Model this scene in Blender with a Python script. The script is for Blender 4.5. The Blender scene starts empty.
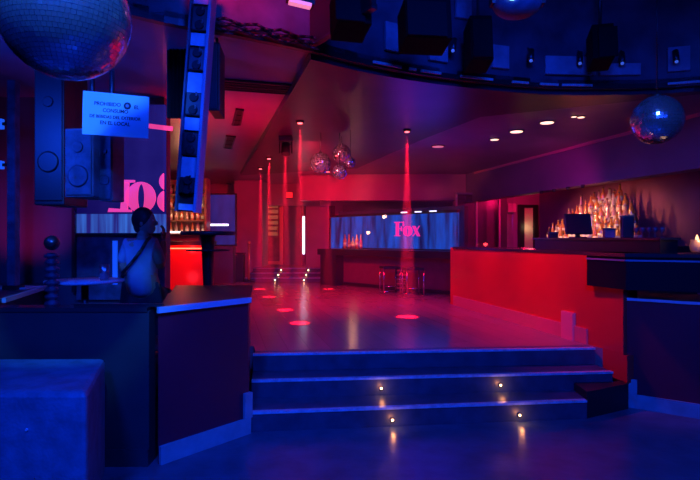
import bpy, bmesh, math, random
from mathutils import Vector, Matrix, Euler
random.seed(7)
SC = bpy.context.scene
COL = SC.collection
PI = math.pi
# ------------------------------------------------------------------ camera, world, exposure
F, CX, CY, EYE = 520.0, 350.0, 238.0, 1.62
cam_d = bpy.data.cameras.new('camera'); cam = bpy.data.objects.new('camera', cam_d); COL.objects.link(cam)
cam_d.sensor_width = 36; cam_d.lens = F/700*36; cam_d.shift_y = -2/700
cam_d.clip_end = 100; cam_d.clip_start = .05
cam.location = (0, 0, EYE); cam.rotation_euler = (PI/2, 0, 0)
SC.camera = cam
w = bpy.data.worlds.new('world'); SC.world = w; w.use_nodes = True
w.node_tree.nodes['Background'].inputs[0].default_value = (0.006, 0.012, 0.10, 1)
w.node_tree.nodes['Background'].inputs[1].default_value = .12
SC.view_settings.view_transform = 'Standard'; SC.view_settings.look = 'None'
SC.view_settings.exposure = 0; SC.view_settings.gamma = 1; SC.view_settings.use_curve_mapping = False
SC.cycles.use_denoising = True; SC.cycles.max_bounces = 6; SC.cycles.volume_bounces = 0
SC.cycles.sample_clamp_indirect = 4; SC.cycles.sample_clamp_direct = 0
SC.cycles.caustics_reflective = False; SC.cycles.caustics_refractive = False

BLUE = (0.004, .055, 1.0); RED = (1.0, .003, .038); MAG = (.9, .01, .45); WARM = (1, .55, .18)
def lamp(name, kind, loc, color, energy, target=None, size=.1, spot=60, blend=.6, parent=None, vol=1.0):
    d = bpy.data.lights.new(name, kind); d.color = color; d.energy = energy
    if kind in ('POINT', 'SPOT'): d.shadow_soft_size = size
    if kind == 'SPOT': d.spot_size = math.radians(spot); d.spot_blend = blend
    if kind == 'AREA': d.size = size
    d.volume_factor = vol
    o = bpy.data.objects.new(name, d); COL.objects.link(o); o.location = loc
    if target is not None:
        o.rotation_euler = (Vector(target)-Vector(loc)).to_track_quat('-Z', 'Y').to_euler()
    return o
# blue wash over the sunken dance floor (club floods hung in the round ceiling well)
lamp('blue_flood', 'SPOT', (0.6, 0.4, 4.0), BLUE, 820, (0.6, 4.6, 0.0), .35, 100, .9, vol=0)
lamp('blue_flood', 'SPOT', (-1.0, -.6, 3.9), BLUE, 900, (-2.0, 3.4, 1.0), .3, 70, .9, vol=0)
lamp('blue_flood', 'SPOT', (2.2, 0.6, 3.2), BLUE, 230, (3.2, 5.2, .8), .3, 80, .9, vol=0)
lamp('blue_well_wash', 'SPOT', (1.2, 2.2, 3.5), BLUE, 95, (1.3, 5.2, 3.8), .25, 110, .9, vol=0)
lamp('blue_well_wash', 'SPOT', (-2.9, 3.3, 2.6), BLUE, 110, (-1.9, 5.4, 2.6), .2, 110, .8, vol=0)  # added booth wash outside the well, no fixture; turns the ceiling there blue
lamp('blue_fill', 'POINT', (1.2, 8.6, 2.0), (.06, .02, 1), 22, None, .6, vol=.3)  # added point fill without fixture, lifts the hall's shade to purple
lamp('passage_red', 'POINT', (4.25, 12.35, 2.6), (1, .004, .10), 45, None, .1, vol=.2)  # red point in the hall, added without fixture to light the end wall
# red wash of the raised hall
for k_, (x_, y_, e_) in enumerate(((1.30, 5.70, 150), (1.10, 6.75, 130), (.85, 7.95, 120))):
    lamp('red_counter_spot', 'SPOT', (x_, y_, 3.05), RED, e_, (x_+1.18, y_+.22, .85), .1, 62, .8, vol=.25)
lamp('red_flood', 'SPOT', (-0.6, 8.2, 3.05), RED, 900, (-1.6, 14.6, 1.4), .2, 90, .8, vol=.3)
lamp('red_flood', 'SPOT', (-1.45, 6.4, 1.3), RED, 250, (-1.6, 6.9, 3.25), .3, 88, .9, vol=.2)
lamp('red_flood', 'SPOT', (-.1, 9.0, 3.0), RED, 430, (-.2, 9.2, .5), .4, 108, .9, vol=.2)
lamp('red_flood', 'SPOT', (3.0, 8.0, 2.9), MAG, 34, (4.6, 12.5, 1.4), .2, 100, .8, vol=.2)

# ------------------------------------------------------------------ materials
def mat(name, col, rough=.5, metal=0, spec=.5, noise=0, nscale=8, bump=0, bscale=40, emit=None, es=0, alpha=1, trans=0):
    m = bpy.data.materials.new(name); m.use_nodes = True
    nt = m.node_tree; b = nt.nodes['Principled BSDF']
    b.inputs['Base Color'].default_value = (*col, 1); b.inputs['Roughness'].default_value = rough
    b.inputs['Metallic'].default_value = metal; b.inputs['Specular IOR Level'].default_value = spec
    if emit: b.inputs['Emission Color'].default_value = (*emit, 1); b.inputs['Emission Strength'].default_value = es
    if alpha < 1: b.inputs['Alpha'].default_value = alpha
    if trans: b.inputs['Transmission Weight'].default_value = trans
    tc = nt.nodes.new('ShaderNodeTexCoord')
    if noise:
        n = nt.nodes.new('ShaderNodeTexNoise'); n.inputs['Scale'].default_value = nscale; n.inputs['Detail'].default_value = 5
        r = nt.nodes.new('ShaderNodeValToRGB'); nt.links.new(tc.outputs['Object'], n.inputs['Vector'])
        r.color_ramp.elements[0].position = .3; r.color_ramp.elements[1].position = .7
        r.color_ramp.elements[0].color = (*[c*(1-noise) for c in col], 1)
        r.color_ramp.elements[1].color = (*[min(1, c*(1+noise)) for c in col], 1)
        nt.links.new(n.outputs['Fac'], r.inputs[0]); nt.links.new(r.outputs[0], b.inputs['Base Color'])
    if bump:
        n2 = nt.nodes.new('ShaderNodeTexNoise'); n2.inputs['Scale'].default_value = bscale
        bp = nt.nodes.new('ShaderNodeBump'); bp.inputs['Strength'].default_value = bump; bp.inputs['Distance'].default_value = .02
        nt.links.new(tc.outputs['Object'], n2.inputs['Vector']); nt.links.new(n2.outputs['Fac'], bp.inputs['Height'])
        nt.links.new(bp.outputs[0], b.inputs['Normal'])
    return m
def planks(name, c1, c2, rough, scale=2.2, rot=0.0):
    m = mat(name, c1, rough); nt = m.node_tree; b = nt.nodes['Principled BSDF']
    tc = nt.nodes.new('ShaderNodeTexCoord'); mp = nt.nodes.new('ShaderNodeMapping'); mp.inputs['Rotation'].default_value = (0, 0, rot)
    br = nt.nodes.new('ShaderNodeTexBrick'); br.inputs['Scale'].default_value = scale
    br.inputs['Color1'].default_value = (*c1, 1); br.inputs['Color2'].default_value = (*c2, 1)
    br.inputs['Mortar'].default_value = (c1[0]*.7, c1[1]*.7, c1[2]*.7, 1); br.inputs['Mortar Size'].default_value = .006
    br.inputs['Brick Width'].default_value = 2.4; br.inputs['Row Height'].default_value = .3
    nt.links.new(tc.outputs['Object'], mp.inputs[0]); nt.links.new(mp.outputs[0], br.inputs['Vector']); nt.links.new(br.outputs['Color'], b.inputs['Base Color'])
    ns = nt.nodes.new('ShaderNodeTexNoise'); ns.inputs['Scale'].default_value = 3; ns.inputs['Detail'].default_value = 6
    mr = nt.nodes.new('ShaderNodeMapRange'); mr.inputs['To Min'].default_value = rough*.75; mr.inputs['To Max'].default_value = rough*1.35
    nt.links.new(tc.outputs['Object'], ns.inputs['Vector']); nt.links.new(ns.outputs['Fac'], mr.inputs['Value']); nt.links.new(mr.outputs[0], b.inputs['Roughness'])
    bp = nt.nodes.new('ShaderNodeBump'); bp.inputs['Strength'].default_value = .12; bp.inputs['Distance'].default_value = .01
    nt.links.new(ns.outputs['Fac'], bp.inputs['Height']); nt.links.new(bp.outputs[0], b.inputs['Normal'])
    return m
def streak_glow_mat(name, base, streak, strength, scale=9):
    """streaked glow: the hall screen, and panels standing in for mirror reflections"""
    m = bpy.data.materials.new(name); m.use_nodes = True; nt = m.node_tree; nt.nodes.clear()
    out = nt.nodes.new('ShaderNodeOutputMaterial'); e = nt.nodes.new('ShaderNodeEmission'); tc = nt.nodes.new('ShaderNodeTexCoord')
    mp = nt.nodes.new('ShaderNodeMapping'); mp.inputs['Scale'].default_value = (scale, scale, .9)
    n = nt.nodes.new('ShaderNodeTexNoise'); n.inputs['Scale'].default_value = 1.0; n.inputs['Detail'].default_value = 4
    r = nt.nodes.new('ShaderNodeValToRGB'); r.color_ramp.elements[0].position = .36; r.color_ramp.elements[1].position = .72
    r.color_ramp.elements[0].color = (*base, 1); r.color_ramp.elements[1].color = (*streak, 1)
    nt.links.new(tc.outputs['Object'], mp.inputs[0]); nt.links.new(mp.outputs[0], n.inputs['Vector']); nt.links.new(n.outputs['Fac'], r.inputs[0])
    nt.links.new(r.outputs[0], e.inputs[0]); e.inputs[1].default_value = strength; nt.links.new(e.outputs[0], out.inputs[0])
    return m
def glass_mat(name, tint, refl=.08, rough=.03):
    m = bpy.data.materials.new(name); m.use_nodes = True; nt = m.node_tree; nt.nodes.clear()
    out = nt.nodes.new('ShaderNodeOutputMaterial'); t = nt.nodes.new('ShaderNodeBsdfTransparent'); t.inputs[0].default_value = (*tint, 1)
    g = nt.nodes.new('ShaderNodeBsdfGlossy'); g.inputs['Roughness'].default_value = rough
    mx = nt.nodes.new('ShaderNodeMixShader'); mx.inputs[0].default_value = refl
    nt.links.new(t.outputs[0], mx.inputs[1]); nt.links.new(g.outputs[0], mx.inputs[2]); nt.links.new(mx.outputs[0], out.inputs[0])
    return m
def bottle_mat(name, col):
    m = bpy.data.materials.new(name); m.use_nodes = True; nt = m.node_tree; nt.nodes.clear()
    out = nt.nodes.new('ShaderNodeOutputMaterial'); d = nt.nodes.new('ShaderNodeBsdfDiffuse'); d.inputs[0].default_value = (*col, 1)
    t = nt.nodes.new('ShaderNodeBsdfTranslucent'); t.inputs[0].default_value = (*col, 1)
    g = nt.nodes.new('ShaderNodeBsdfGlossy'); g.inputs['Roughness'].default_value = .15
    m1 = nt.nodes.new('ShaderNodeMixShader'); m1.inputs[0].default_value = .5
    m2 = nt.nodes.new('ShaderNodeMixShader'); m2.inputs[0].default_value = .2
    nt.links.new(d.outputs[0], m1.inputs[1]); nt.links.new(t.outputs[0], m1.inputs[2])
    nt.links.new(m1.outputs[0], m2.inputs[1]); nt.links.new(g.outputs[0], m2.inputs[2]); nt.links.new(m2.outputs[0], out.inputs[0])
    return m
M = dict(
    floor_low=mat('dance_floor', (.06, .11, .16), .3, noise=.25, nscale=5, bump=.08, bscale=12),
    floor_up=planks('hall_floor', (.34, .22, .22), (.30, .18, .19), .21, 1.4, 1.33),
    black=mat('black_paint', (.015, .015, .018), .45),
    blackgloss=mat('black_gloss', (.03, .03, .04), .22),
    navy=mat('dark_panel', (.035, .035, .045), .5, noise=.12, nscale=3),
    purple=mat('plum_panel', (.22, .012, .04), .45, noise=.1, nscale=2),
    strip=mat('brushed_strip', (.42, .6, .7), .45),
    skirt=mat('baseboard_metal', (.18, .40, .45), .45, .0, noise=.15, nscale=10),
    stepm=mat('step_rubber', (.045, .08, .12), .4, noise=.25, nscale=7),
    nosing=mat('nosing_aluminium', (.45, .72, .8), .4, .2, noise=.2, nscale=18),
    redpanel=mat('red_lacquer', (.75, .04, .035), .22, noise=.06, nscale=1.5),
    ceil=mat('painted_ceiling', (.27, .22, .32), .32, noise=.12, nscale=2.5),
    ceil_dark=mat('dark_ceiling', (.05, .04, .075), .35, noise=.2, nscale=2),
    wall=mat('painted_wall', (.42, .36, .38), .7, noise=.1, nscale=2),
    walld=mat('dark_wall', (.09, .08, .11), .55, noise=.15, nscale=2),
    well=mat('well_panel', (.09, .10, .16), .4, noise=.45, nscale=3),
    pod=mat('worn_vinyl', (.07, .17, .26), .5, noise=.3, nscale=9, bump=.2, bscale=60),
    chrome=mat('chrome', (.8, .8, .82), .16, 1),
    metal=mat('dark_metal', (.08, .08, .1), .35, .8),
    mirror=mat('mirror_tiles', (.75, .8, .9), .16, .9),
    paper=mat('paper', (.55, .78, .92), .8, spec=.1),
    ink=mat('ink', (.05, .04, .08), .7),
    grille=mat('speaker_grille', (.05, .06, .10), .45, noise=.5, nscale=14, bump=.3, bscale=160),
    spk=mat('speaker_box', (.10, .11, .17), .5, noise=.45, nscale=8),
    cloth=mat('shirt', (.25, .32, .48), .9, noise=.12, nscale=12),
    trousers=mat('trousers', (.04, .04, .06), .9),
    skin=mat('skin', (.40, .25, .19), .55), hair=mat('hair', (.012, .01, .012), .6),
    pink=mat('pink_light', (.9, .05, .3), .5, emit=(1, .06, .33), es=1.0),
    pinkfar=mat('pink_light_far', (.9, .05, .3), .5, emit=(1, .03, .45), es=.85),
    warm=mat('warm_bulb', (1, .7, .4), .5, emit=(1, .55, .25), es=14),
    warmdim=mat('warm_strip', (1, .7, .4), .5, emit=(1, .5, .16), es=2.2),
    warmlens=mat('downlight_lens', (1, .8, .6), .5, emit=(1, .55, .42), es=2.2),
    redlens=mat('red_lens', (1, .2, .2), .5, emit=(1, .10, .12), es=5),
    white=mat('white_lamp', (1, 1, 1), .5, emit=(.75, .7, 1), es=3),
    bluelens=mat('blue_lens', (.5, .8, 1), .5, emit=(.25, .75, 1), es=3),
    ledblue=mat('blue_led', (.1, .2, .9), .5, emit=(.01, .12, 1), es=.75),
    exitm=mat('exit_sign', (1, .1, .1), .5, emit=(1, .02, .03), es=.8),
    wood=mat('door_wood', (.30, .16, .12), .4, noise=.3, nscale=6),
    gold=mat('brass', (.85, .55, .25), .3, .7),
    beige=mat('beige_door', (.7, .6, .45), .6),
    glass=glass_mat('clear_glass', (.93, .95, .98), .05),
    glassb=glass_mat('tumbler_glass', (.7, .8, .95), .45, .3),
    reflL=streak_glow_mat('reflection_left', (.008, .004, .13), (.03, .02, .30), .8, 1.2),
    reflLow=streak_glow_mat('reflection_low', (.03, .02, .28), (.06, .22, .95), .8, 22),
    reflF=streak_glow_mat('reflection_far', (.01, .008, .10), (.01, .13, 1.0), .8, 6),
    screenS=streak_glow_mat('screen_small', (.03, .01, .16), (.06, .04, .42), .6, 3),
)
BOT = [('amber', bottle_mat('amber_glass', (.85, .38, .10))), ('pale', bottle_mat('pale_glass', (.85, .72, .62))),
       ('orange', bottle_mat('orange_glass', (.95, .33, .14))), ('green', bottle_mat('green_glass', (.30, .42, .12))),
       ('pink', bottle_mat('pink_glass', (.85, .42, .42))), ('dark', bottle_mat('dark_glass', (.10, .06, .08)))]
LABELM = mat('bottle_label', (.85, .75, .6), .6); CAPM = mat('bottle_cap', (.25, .1, .08), .4)
for k in ('pink', 'warm'): pass

# ------------------------------------------------------------------ mesh helpers
OFF = {}
class MB:
    def __init__(s): s.bm = bmesh.new(); s.mi = 0
    def _m(s, f): f.material_index = s.mi
    def box(s, c, size, rot=None, bev=0):
        r = bmesh.ops.create_cube(s.bm, size=1)
        vs = r['verts']
        mt = Matrix.Translation(c) @ (rot.to_matrix().to_4x4() if rot else Matrix()) @ Matrix.Diagonal((*size, 1))
        bmesh.ops.transform(s.bm, matrix=mt, verts=vs)
        fs = set(f for v in vs for f in v.link_faces)
        for f in fs: f.material_index = s.mi
        if bev:
            es = list(set(e for v in vs for e in v.link_edges))
            rb = bmesh.ops.bevel(s.bm, geom=es, offset=bev, segments=2, affect='EDGES', profile=.6)
            for f in rb['faces']: f.material_index = s.mi
        return s
    def span(s, a, b, depth, z0, z1, side=1, bev=0):
        """slab whose face runs a->b on the floor plan and which is `depth` thick to the left of that line"""
        a = Vector((a[0], a[1], 0)); b = Vector((b[0], b[1], 0)); d = (b-a); L = d.length; d.normalize()
        n = Vector((-d.y, d.x, 0))*side
        c = (a+b)/2 + n*depth/2; c.z = (z0+z1)/2
        return s.box(c, (L, depth, z1-z0), Euler((0, 0, math.atan2(d.y, d.x))), bev)
    def prism(s, poly, z0, z1):
        lo = [s.bm.verts.new((p[0], p[1], z0)) for p in poly]; hi = [s.bm.verts.new((p[0], p[1], z1)) for p in poly]
        n = len(poly)
        fs = [s.bm.faces.new(lo[::-1]), s.bm.faces.new(hi)] + [s.bm.faces.new((lo[i], lo[(i+1) % n], hi[(i+1) % n], hi[i])) for i in range(n)]
        for f in fs: f.material_index = s.mi
        bmesh.ops.recalc_face_normals(s.bm, faces=fs)
        return s
    def tube(s, p0, p1, r, r2=None, seg=12):
        p0 = Vector(p0); p1 = Vector(p1); d = p1-p0
        res = bmesh.ops.create_cone(s.bm, cap_ends=True, segments=seg, radius1=r, radius2=r if r2 is None else r2, depth=d.length)
        mt = Matrix.Translation((p0+p1)/2) @ d.to_track_quat('Z', 'Y').to_matrix().to_4x4()
        bmesh.ops.transform(s.bm, matrix=mt, verts=res['verts'])
        for f in set(f for v in res['verts'] for f in v.link_faces): f.material_index = s.mi; f.smooth = len(f.verts) == 4
        return s
    def path(s, pts, r, seg=8):
        for a, b in zip(pts, pts[1:]): s.tube(a, b, r, seg=seg)
        for p in pts[1:-1]:
            res = bmesh.ops.create_uvsphere(s.bm, u_segments=8, v_segments=6, radius=r*1.02)
            bmesh.ops.translate(s.bm, vec=p, verts=res['verts'])
        return s
    def lathe(s, prof, c=(0, 0, 0), seg=16):
        rings = []
        for r, z in prof:
            rings.append([s.bm.verts.new((c[0]+r*math.cos(2*PI*i/seg), c[1]+r*math.sin(2*PI*i/seg), c[2]+z)) for i in range(seg)])
        for a, b in zip(rings, rings[1:]):
            for i in range(seg):
                f = s.bm.faces.new((a[i], a[(i+1) % seg], b[(i+1) % seg], b[i])); f.smooth = True; f.material_index = s.mi
        for rg, rev in ((rings[0], 1), (rings[-1], 0)):
            f = s.bm.faces.new(rg[::-1] if rev else rg); f.material_index = s.mi
        return s
    def sphere(s, c, r, u=24, v=14, sc=(1, 1, 1)):
        res = bmesh.ops.create_uvsphere(s.bm, u_segments=u, v_segments=v, radius=r)
        bmesh.ops.transform(s.bm, matrix=Matrix.Translation(c) @ Matrix.Diagonal((*sc, 1)), verts=res['verts'])
        for f in set(f for v_ in res['verts'] for f in v_.link_faces): f.material_index = s.mi; f.smooth = True
        return s
    def build(s, name, m, parent=None, bevel=0):
        me = bpy.data.meshes.new(name)
        off = OFF.get(parent.name, Vector((0, 0, 0))) if parent else Vector((0, 0, 0))
        if off.length: bmesh.ops.translate(s.bm, vec=-off, verts=s.bm.verts[:])
        s.bm.to_mesh(me); s.bm.free()
        for mm in (m if isinstance(m, (list, tuple)) else [m]): me.materials.append(mm)
        o = bpy.data.objects.new(name, me); COL.objects.link(o)
        if parent: o.parent = parent; OFF[o.name] = off
        if bevel:
            bv = o.modifiers.new('bevel', 'BEVEL'); bv.width = bevel; bv.segments = 2; bv.limit_method = 'ANGLE'
        return o
def tag(o, label=None, cat=None, group=None, kind=None):
    for k, v in (('label', label), ('category', cat), ('group', group), ('kind', kind)):
        if v: o[k] = v
    return o
def thing(name, loc, label, cat, group=None):
    o = bpy.data.objects.new(name, None); COL.objects.link(o); o.location = loc; o.empty_display_size = .1
    OFF[o.name] = Vector(loc); return tag(o, label, cat, group)
def copy_tree(o, parent=None):
    c = o.copy(); COL.objects.link(c)
    if parent: c.parent = parent
    for ch in [x for x in bpy.data.objects if x.parent == o]: copy_tree(ch, c)
    return c
def struct(name, mb, m): return tag(mb.build(name, m), kind='structure')
def at(px, py, Y): return Vector(((px-CX)/F*Y, Y, EYE-(py-CY)/F*Y))
def st(s_, t, z=0): return Vector((.9725*s_-.233*t, .233*s_+.9725*t, z))      # hall axes: s across, t along

UP = .5; CEIL = 3.25
# ------------------------------------------------------------------ structure
struct('floor', MB().prism([(-7, -3), (7, -3), (7, 6.2), (-7, 6.2)], -.1, 0), M['floor_low'])
hall = MB().prism([(-.936, 5.145), (2.46, 5.43), (2.66, 5.12), (3.2, 5.0), (4.5, 4.7), (8.5, 4.4), (8.5, 19), (-9, 19), (-9, 4.2), (-1.95, 4.2), (-1.95, 5.4), (-1.0, 5.4)], .02, UP)
struct('floor_hall', hall, M['floor_up'])
rim_ctrl = [(-1.033, 3.98), (-.755, 4.13), (-.338, 4.39), (.183, 4.76), (.884, 5.11), (1.88, 5.43), (2.65, 5.50), (3.61, 5.36), (4.7, 4.6), (5.2, 3.2), (5.0, 1.5), (4.2, -.3), (2.5, -1.5), (.5, -1.6), (-1.5, -.8), (-2.5, .8), (-2.45, 2.2), (-1.9, 3.3), (-1.45, 3.75)]
def closed_spline(c, n):
    out = []
    for i in range(len(c)):
        p = [Vector(c[(i+k-1) % len(c)]) for k in range(4)]
        for j in range(n):
            t = j/n
            out.append(.5*((2*p[1])+(p[2]-p[0])*t+(2*p[0]-5*p[1]+4*p[2]-p[3])*t*t+(3*p[1]-p[0]-3*p[2]+p[3])*t**3))
    return out
RIM = closed_spline(rim_ctrl, 5)
mb = MB(); bm = mb.bm
outer = [bm.verts.new((x, y, CEIL)) for x, y in ((-9, -3), (8.5, -3), (8.5, 19), (-9, 19))]
inner = [bm.verts.new((p.x, p.y, CEIL)) for p in RIM]
es = [bm.edges.new((l[i], l[(i+1) % len(l)])) for l in (outer, inner) for i in range(len(l))]
bmesh.ops.triangle_fill(bm, use_beauty=True, use_dissolve=False, edges=es, normal=(0, 0, -1))
struct('ceiling', mb, M['ceil'])
# round ceiling well: side wall, lid
mb = MB(); bm = mb.bm
def off_rim(k): 
    c = Vector((1.3, 1.9)); return [c+(p-c)*k for p in RIM]
lo = [bm.verts.new((p.x, p.y, CEIL)) for p in RIM]; hi = [bm.verts.new((p.x, p.y, 4.5)) for p in RIM]
for i in range(len(RIM)):
    j = (i+1) % len(RIM); f = bm.faces.new((lo[i], lo[j], hi[j], hi[i])); f.smooth = True
bm.faces.new(hi)
struct('ceiling_well', mb, M['well'])
# dark dropped ceiling panel over the dance aisle
slab = [(-.93, 6.6), (-2.7, 12.8), (.155, 11.5), (1.15, 8.07), (1.66, 6.62), (4.0, 5.45)] + [(p.x*1.0, p.y+.1) for p in sorted((q for q in RIM if q.y > 4.2 and -.35 < q.x < 3.8), key=lambda q: -q.x)]
struct('ceiling_panel', MB().prism(slab, CEIL-.09, CEIL), M['ceil_dark'])
# hall end wall with the door niche, side walls
EY = 15.6
mb = MB()
mb.box((-7.2, EY+.1, 1.9), (3.6+.2, .2, 3.0)); mb.box((-4.4, EY+.1, 1.9), (1.9, .2, 3.0))
mb.box((-2.0, EY+.1, 2.95), (3.1, .2, .72)); mb.box((1.5, EY+.1, 1.9), (3.9, .2, 3.0))
struct('wall_back', mb, M['wall'])
struct('wall_niche', MB().box((-2.0, EY+.75, 1.9), (3.2, .1, 3.0)), M['walld'])
struct('wall_left', MB().box((-8.9, 8, 2), (.2, 22, 4.6)), M['walld'])
struct('wall_right', MB().box((8.4, 8, 2), (.2, 22, 4.6)), M['walld'])
struct('wall_behind', MB().box((0, -2.9, 2), (17, .2, 4.6)), M['walld'])
# red lit pilasters beside the doors
for i, (a, b, Y) in enumerate(((234, 262, 14.6), (306, 329, 14.4))):
    x0 = at(a, 0, Y).x; x1 = at(b, 0, Y).x
    struct('trim_%d' % (i+1), MB().box(((x0+x1)/2, Y+.55, 1.87), (x1-x0, 1.1, 2.75)), M['wall'])
# partition behind the left booth (carries the lit panel that replaces a mirror reflection)
struct('wall_booth', MB().box((-5.4, 6.12, 1.85), (6.5, .2, 2.8)), M['walld'])
# bar bulkhead and back-bar wall
BS = 6.0
mb = MB(); mb.span(st(BS, 3.2), st(BS, 12.35), .25, 2.53, CEIL, -1)
struct('ceiling_bulkhead', mb, mat('bulkhead_paint', (.26, .2, .3), .5, noise=.1, nscale=1.5))
mb = MB(); mb.span(st(BS-.02, 3.2), st(BS-.02, 11.8), .03, CEIL-.05, CEIL, -1)
struct('trim_3', mb, mat('coving_paint', (.8, .35, .4), .5))
mb = MB(); mb.span(st(6.75, 3.0), st(6.75, 10.2), .2, UP, 3.2, -1)
struct('wall_bar', mb, mat('bar_wall_paint', (.30, .07, .16), .5, noise=.15, nscale=2))
mb = MB(); mb.span(st(5.78, 12.4), st(8.6, 12.4), .2, UP, 3.2, 1)
struct('wall_end', mb, mat('end_wall_paint', (.42, .3, .42), .5, noise=.1, nscale=1.5))
# header beam above the far bar
FA = Vector((-.72, 12.6)); FB = Vector((2.6, 9.3)); FD = (FB-FA).normalized(); FN = Vector((-FD.y, FD.x))   # FN points away from camera
mb = MB(); mb.box(((at(300,0,13.3).x+at(466,0,13.3).x)/2, 13.45, (2.58+CEIL)/2), (at(466,0,13.3).x-at(300,0,13.3).x, .3, CEIL-2.58))
struct('trim_4', mb, mat('header_paint', (.42, .2, .26), .4, noise=.1, nscale=2))

# ------------------------------------------------------------------ stairs
A3, B3 = Vector((-.936, 5.02)), Vector((2.50, 5.31))
A2, B2 = Vector((-.889, 4.70)), Vector((2.53, 5.01))
A1, B1 = Vector((-.835, 4.34)), Vector((2.12, 4.66))
t = thing('staircase', (.8, 4.9, 0), 'dark three-step staircase with pale nosings between the lower floor and hall', 'staircase')
def rowwarm(a, b, px, z, parent):
    k = (px-CX)/F; d = b-a; s_ = (k*a.y-a.x)/(d.x-k*d.y); p = a+d*s_
    n = Vector((d.y, -d.x)).normalized(); p2 = p+n*.018
    m_ = MB(); m_.tube((p.x, p.y, z), (p2.x, p2.y, z), .017, seg=14); m_.mi = 1
    m_.sphere((p2.x, p2.y, z), .0095, 12, 8)
    o = m_.build('step_light', [M['metal'], M['warm']], parent)
    L = lamp('step_glow', 'POINT', (p2.x+n.x*.05, p2.y+n.y*.05, z), (1, .33, .1), .35, size=.012, vol=0)
    return o
for k, (a, b, a2, b2, zt, ls) in enumerate(((A1, B1, A2, B2, .167, (392, 519)), (A2, B2, A3, B3, .333, (381, 500)), (A3, B3, A3+Vector((.0, .12)), B3+Vector((-.0, .12)), .5, ()))):
    st_ = MB().prism([a, b, b2, a2], 0.001 if k == 0 else zt-.1665, zt-.002).build('step', M['stepm'], t)
    d = (b-a).normalized(); n = Vector((d.y, -d.x))
    m_ = MB(); m_.span(a+n*.012, b+n*.012, .05, zt-.018, zt+.003, 1)
    m_.build('nosing', M['nosing'], st_)
    for px in ls: rowwarm(a, b, px, (.06 if k == 0 else .235), st_)
# fill the body under the upper treads
m_ = MB().prism([A2, B2, B3, A3], 0.001, .166).build('stringer', M['stepm'], t)
MB().prism([(2.125, 4.665), (2.64, 4.93), (2.60, 5.04), (2.535, 5.0), (2.14, 4.965)], .001, .24).build('end_block', M['black'], t)

# ------------------------------------------------------------------ left half wall and its front panel
poly = [(-1.37, 3.70), (-.83, 4.32), (-1.03, 5.5), (-1.84, 5.5)]
t = thing('half_wall', (-1.3, 4.6, 0), 'plum half wall with pale top strip and baseboard left of the stairs', 'half wall')
MB().prism([(-1.372, 3.72), (-.845, 4.325), (-.96, 5.0), (-1.75, 5.0)], .002, 1.09).build('panel', M['purple'], t)
MB().prism(poly, 1.09, 1.12).build('top', M['black'], t)
dd = (Vector(poly[1])-Vector(poly[0])).normalized(); nn = Vector((dd.y, -dd.x))
MB().span(Vector(poly[0])+nn*.02, Vector(poly[1])+nn*.02, .03, 1.085, 1.128, 1).build('edge_strip', M['strip'], t)
MB().span(Vector(poly[0])+nn*.015+dd*.02, Vector(poly[1])+nn*.015, .03, .0, .13, 1).build('baseboard', M['skirt'], t)
MB().span(Vector(poly[1])+nn*.014-dd*.06, Vector(poly[1])+nn*.014+dd*.015, .03, .13, .34, 1).build('corner_trim', M['skirt'], t)
t = thing('booth_front', (-3.3, 3.75, 0), 'long dark navy booth front behind the worn blue block', 'half wall')
MB().box((-4.22, 3.76, .55), (5.58, .12, 1.1)).build('panel', M['navy'], t)
MB().box((-4.24, 3.77, 1.11), (5.6, .16, .03)).build('top', M['blackgloss'], t)
MB().box((-4.22, 3.69, .06), (5.58, .02, .12)).build('baseboard', M['navy'], t)
# worn block in the lower-left corner
a = Vector((-1.40, 2.77)); b = Vector((-1.67, 3.52)); dv = (b-a); nl = Vector((-dv.y, dv.x)).normalized()
poly2 = [a, b, b+nl*1.9, a+nl*1.9]
t = thing('padded_block', (-2.2, 3.0, 0), 'large worn blue-lit padded block in the lower left corner', 'block')
m_ = MB(); m_.prism([(-1.40, 2.77), (-1.67, 3.55), (-3.6, 3.53), (-3.3, 2.77)], 0.03, .80); o = m_.build('body', M['pod'], t, .03)
for p in ((-1.6, 2.95), (-1.8, 3.4), (-3.3, 3.4), (-3.15, 2.95)):
    MB().tube((p[0], p[1], 0), (p[0], p[1], .031), .03).build('foot', M['black'], t)
for p in ((-1.72, .60), (-1.98, .42)): MB().tube((p[0], 2.772, p[1]), (p[0], 2.762, p[1]), .007).build('button', M['strip'], t)

# ------------------------------------------------------------------ red bar counter on the right
a = st(3.72, 4.25); b = st(3.72, 8.05)
t = thing('bar_counter', (2.4, 6.7, UP), 'long glossy red-lit bar counter running along the right side of the hall', 'bar counter')
m_ = MB(); m_.span(b, a, .16, UP, 1.44, 1); m_.build('front_panel', M['redpanel'], t)
m_ = MB(); m_.span(st(3.70, 8.07), a, .55, 1.44, 1.475, 1); m_.build('worktop', M['blackgloss'], t)
m_ = MB(); m_.span(st(3.70, 8.05), st(3.70, 4.75), .03, UP, UP+.16, 1); m_.build('baseboard', mat('red_kick', (.8, .2, .2), .25), t)
m_ = MB(); m_.span(st(3.68, 5.15), st(3.68, 4.95), .04, UP, UP+.3, 1); m_.build('pilaster', mat('red_trim', (.95, .3, .3), .25), t)
m_ = MB(); m_.span(st(3.72, 8.2), st(3.72, 8.05), .55, UP, 1.46, 1); m_.build('end_panel', M['redpanel'], t)
m_ = MB(); m_.span(st(3.72, 4.62), st(3.72, 4.2), .14, .24, .499, 1); m_.build('lower_panel', M['redpanel'], t)
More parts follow.
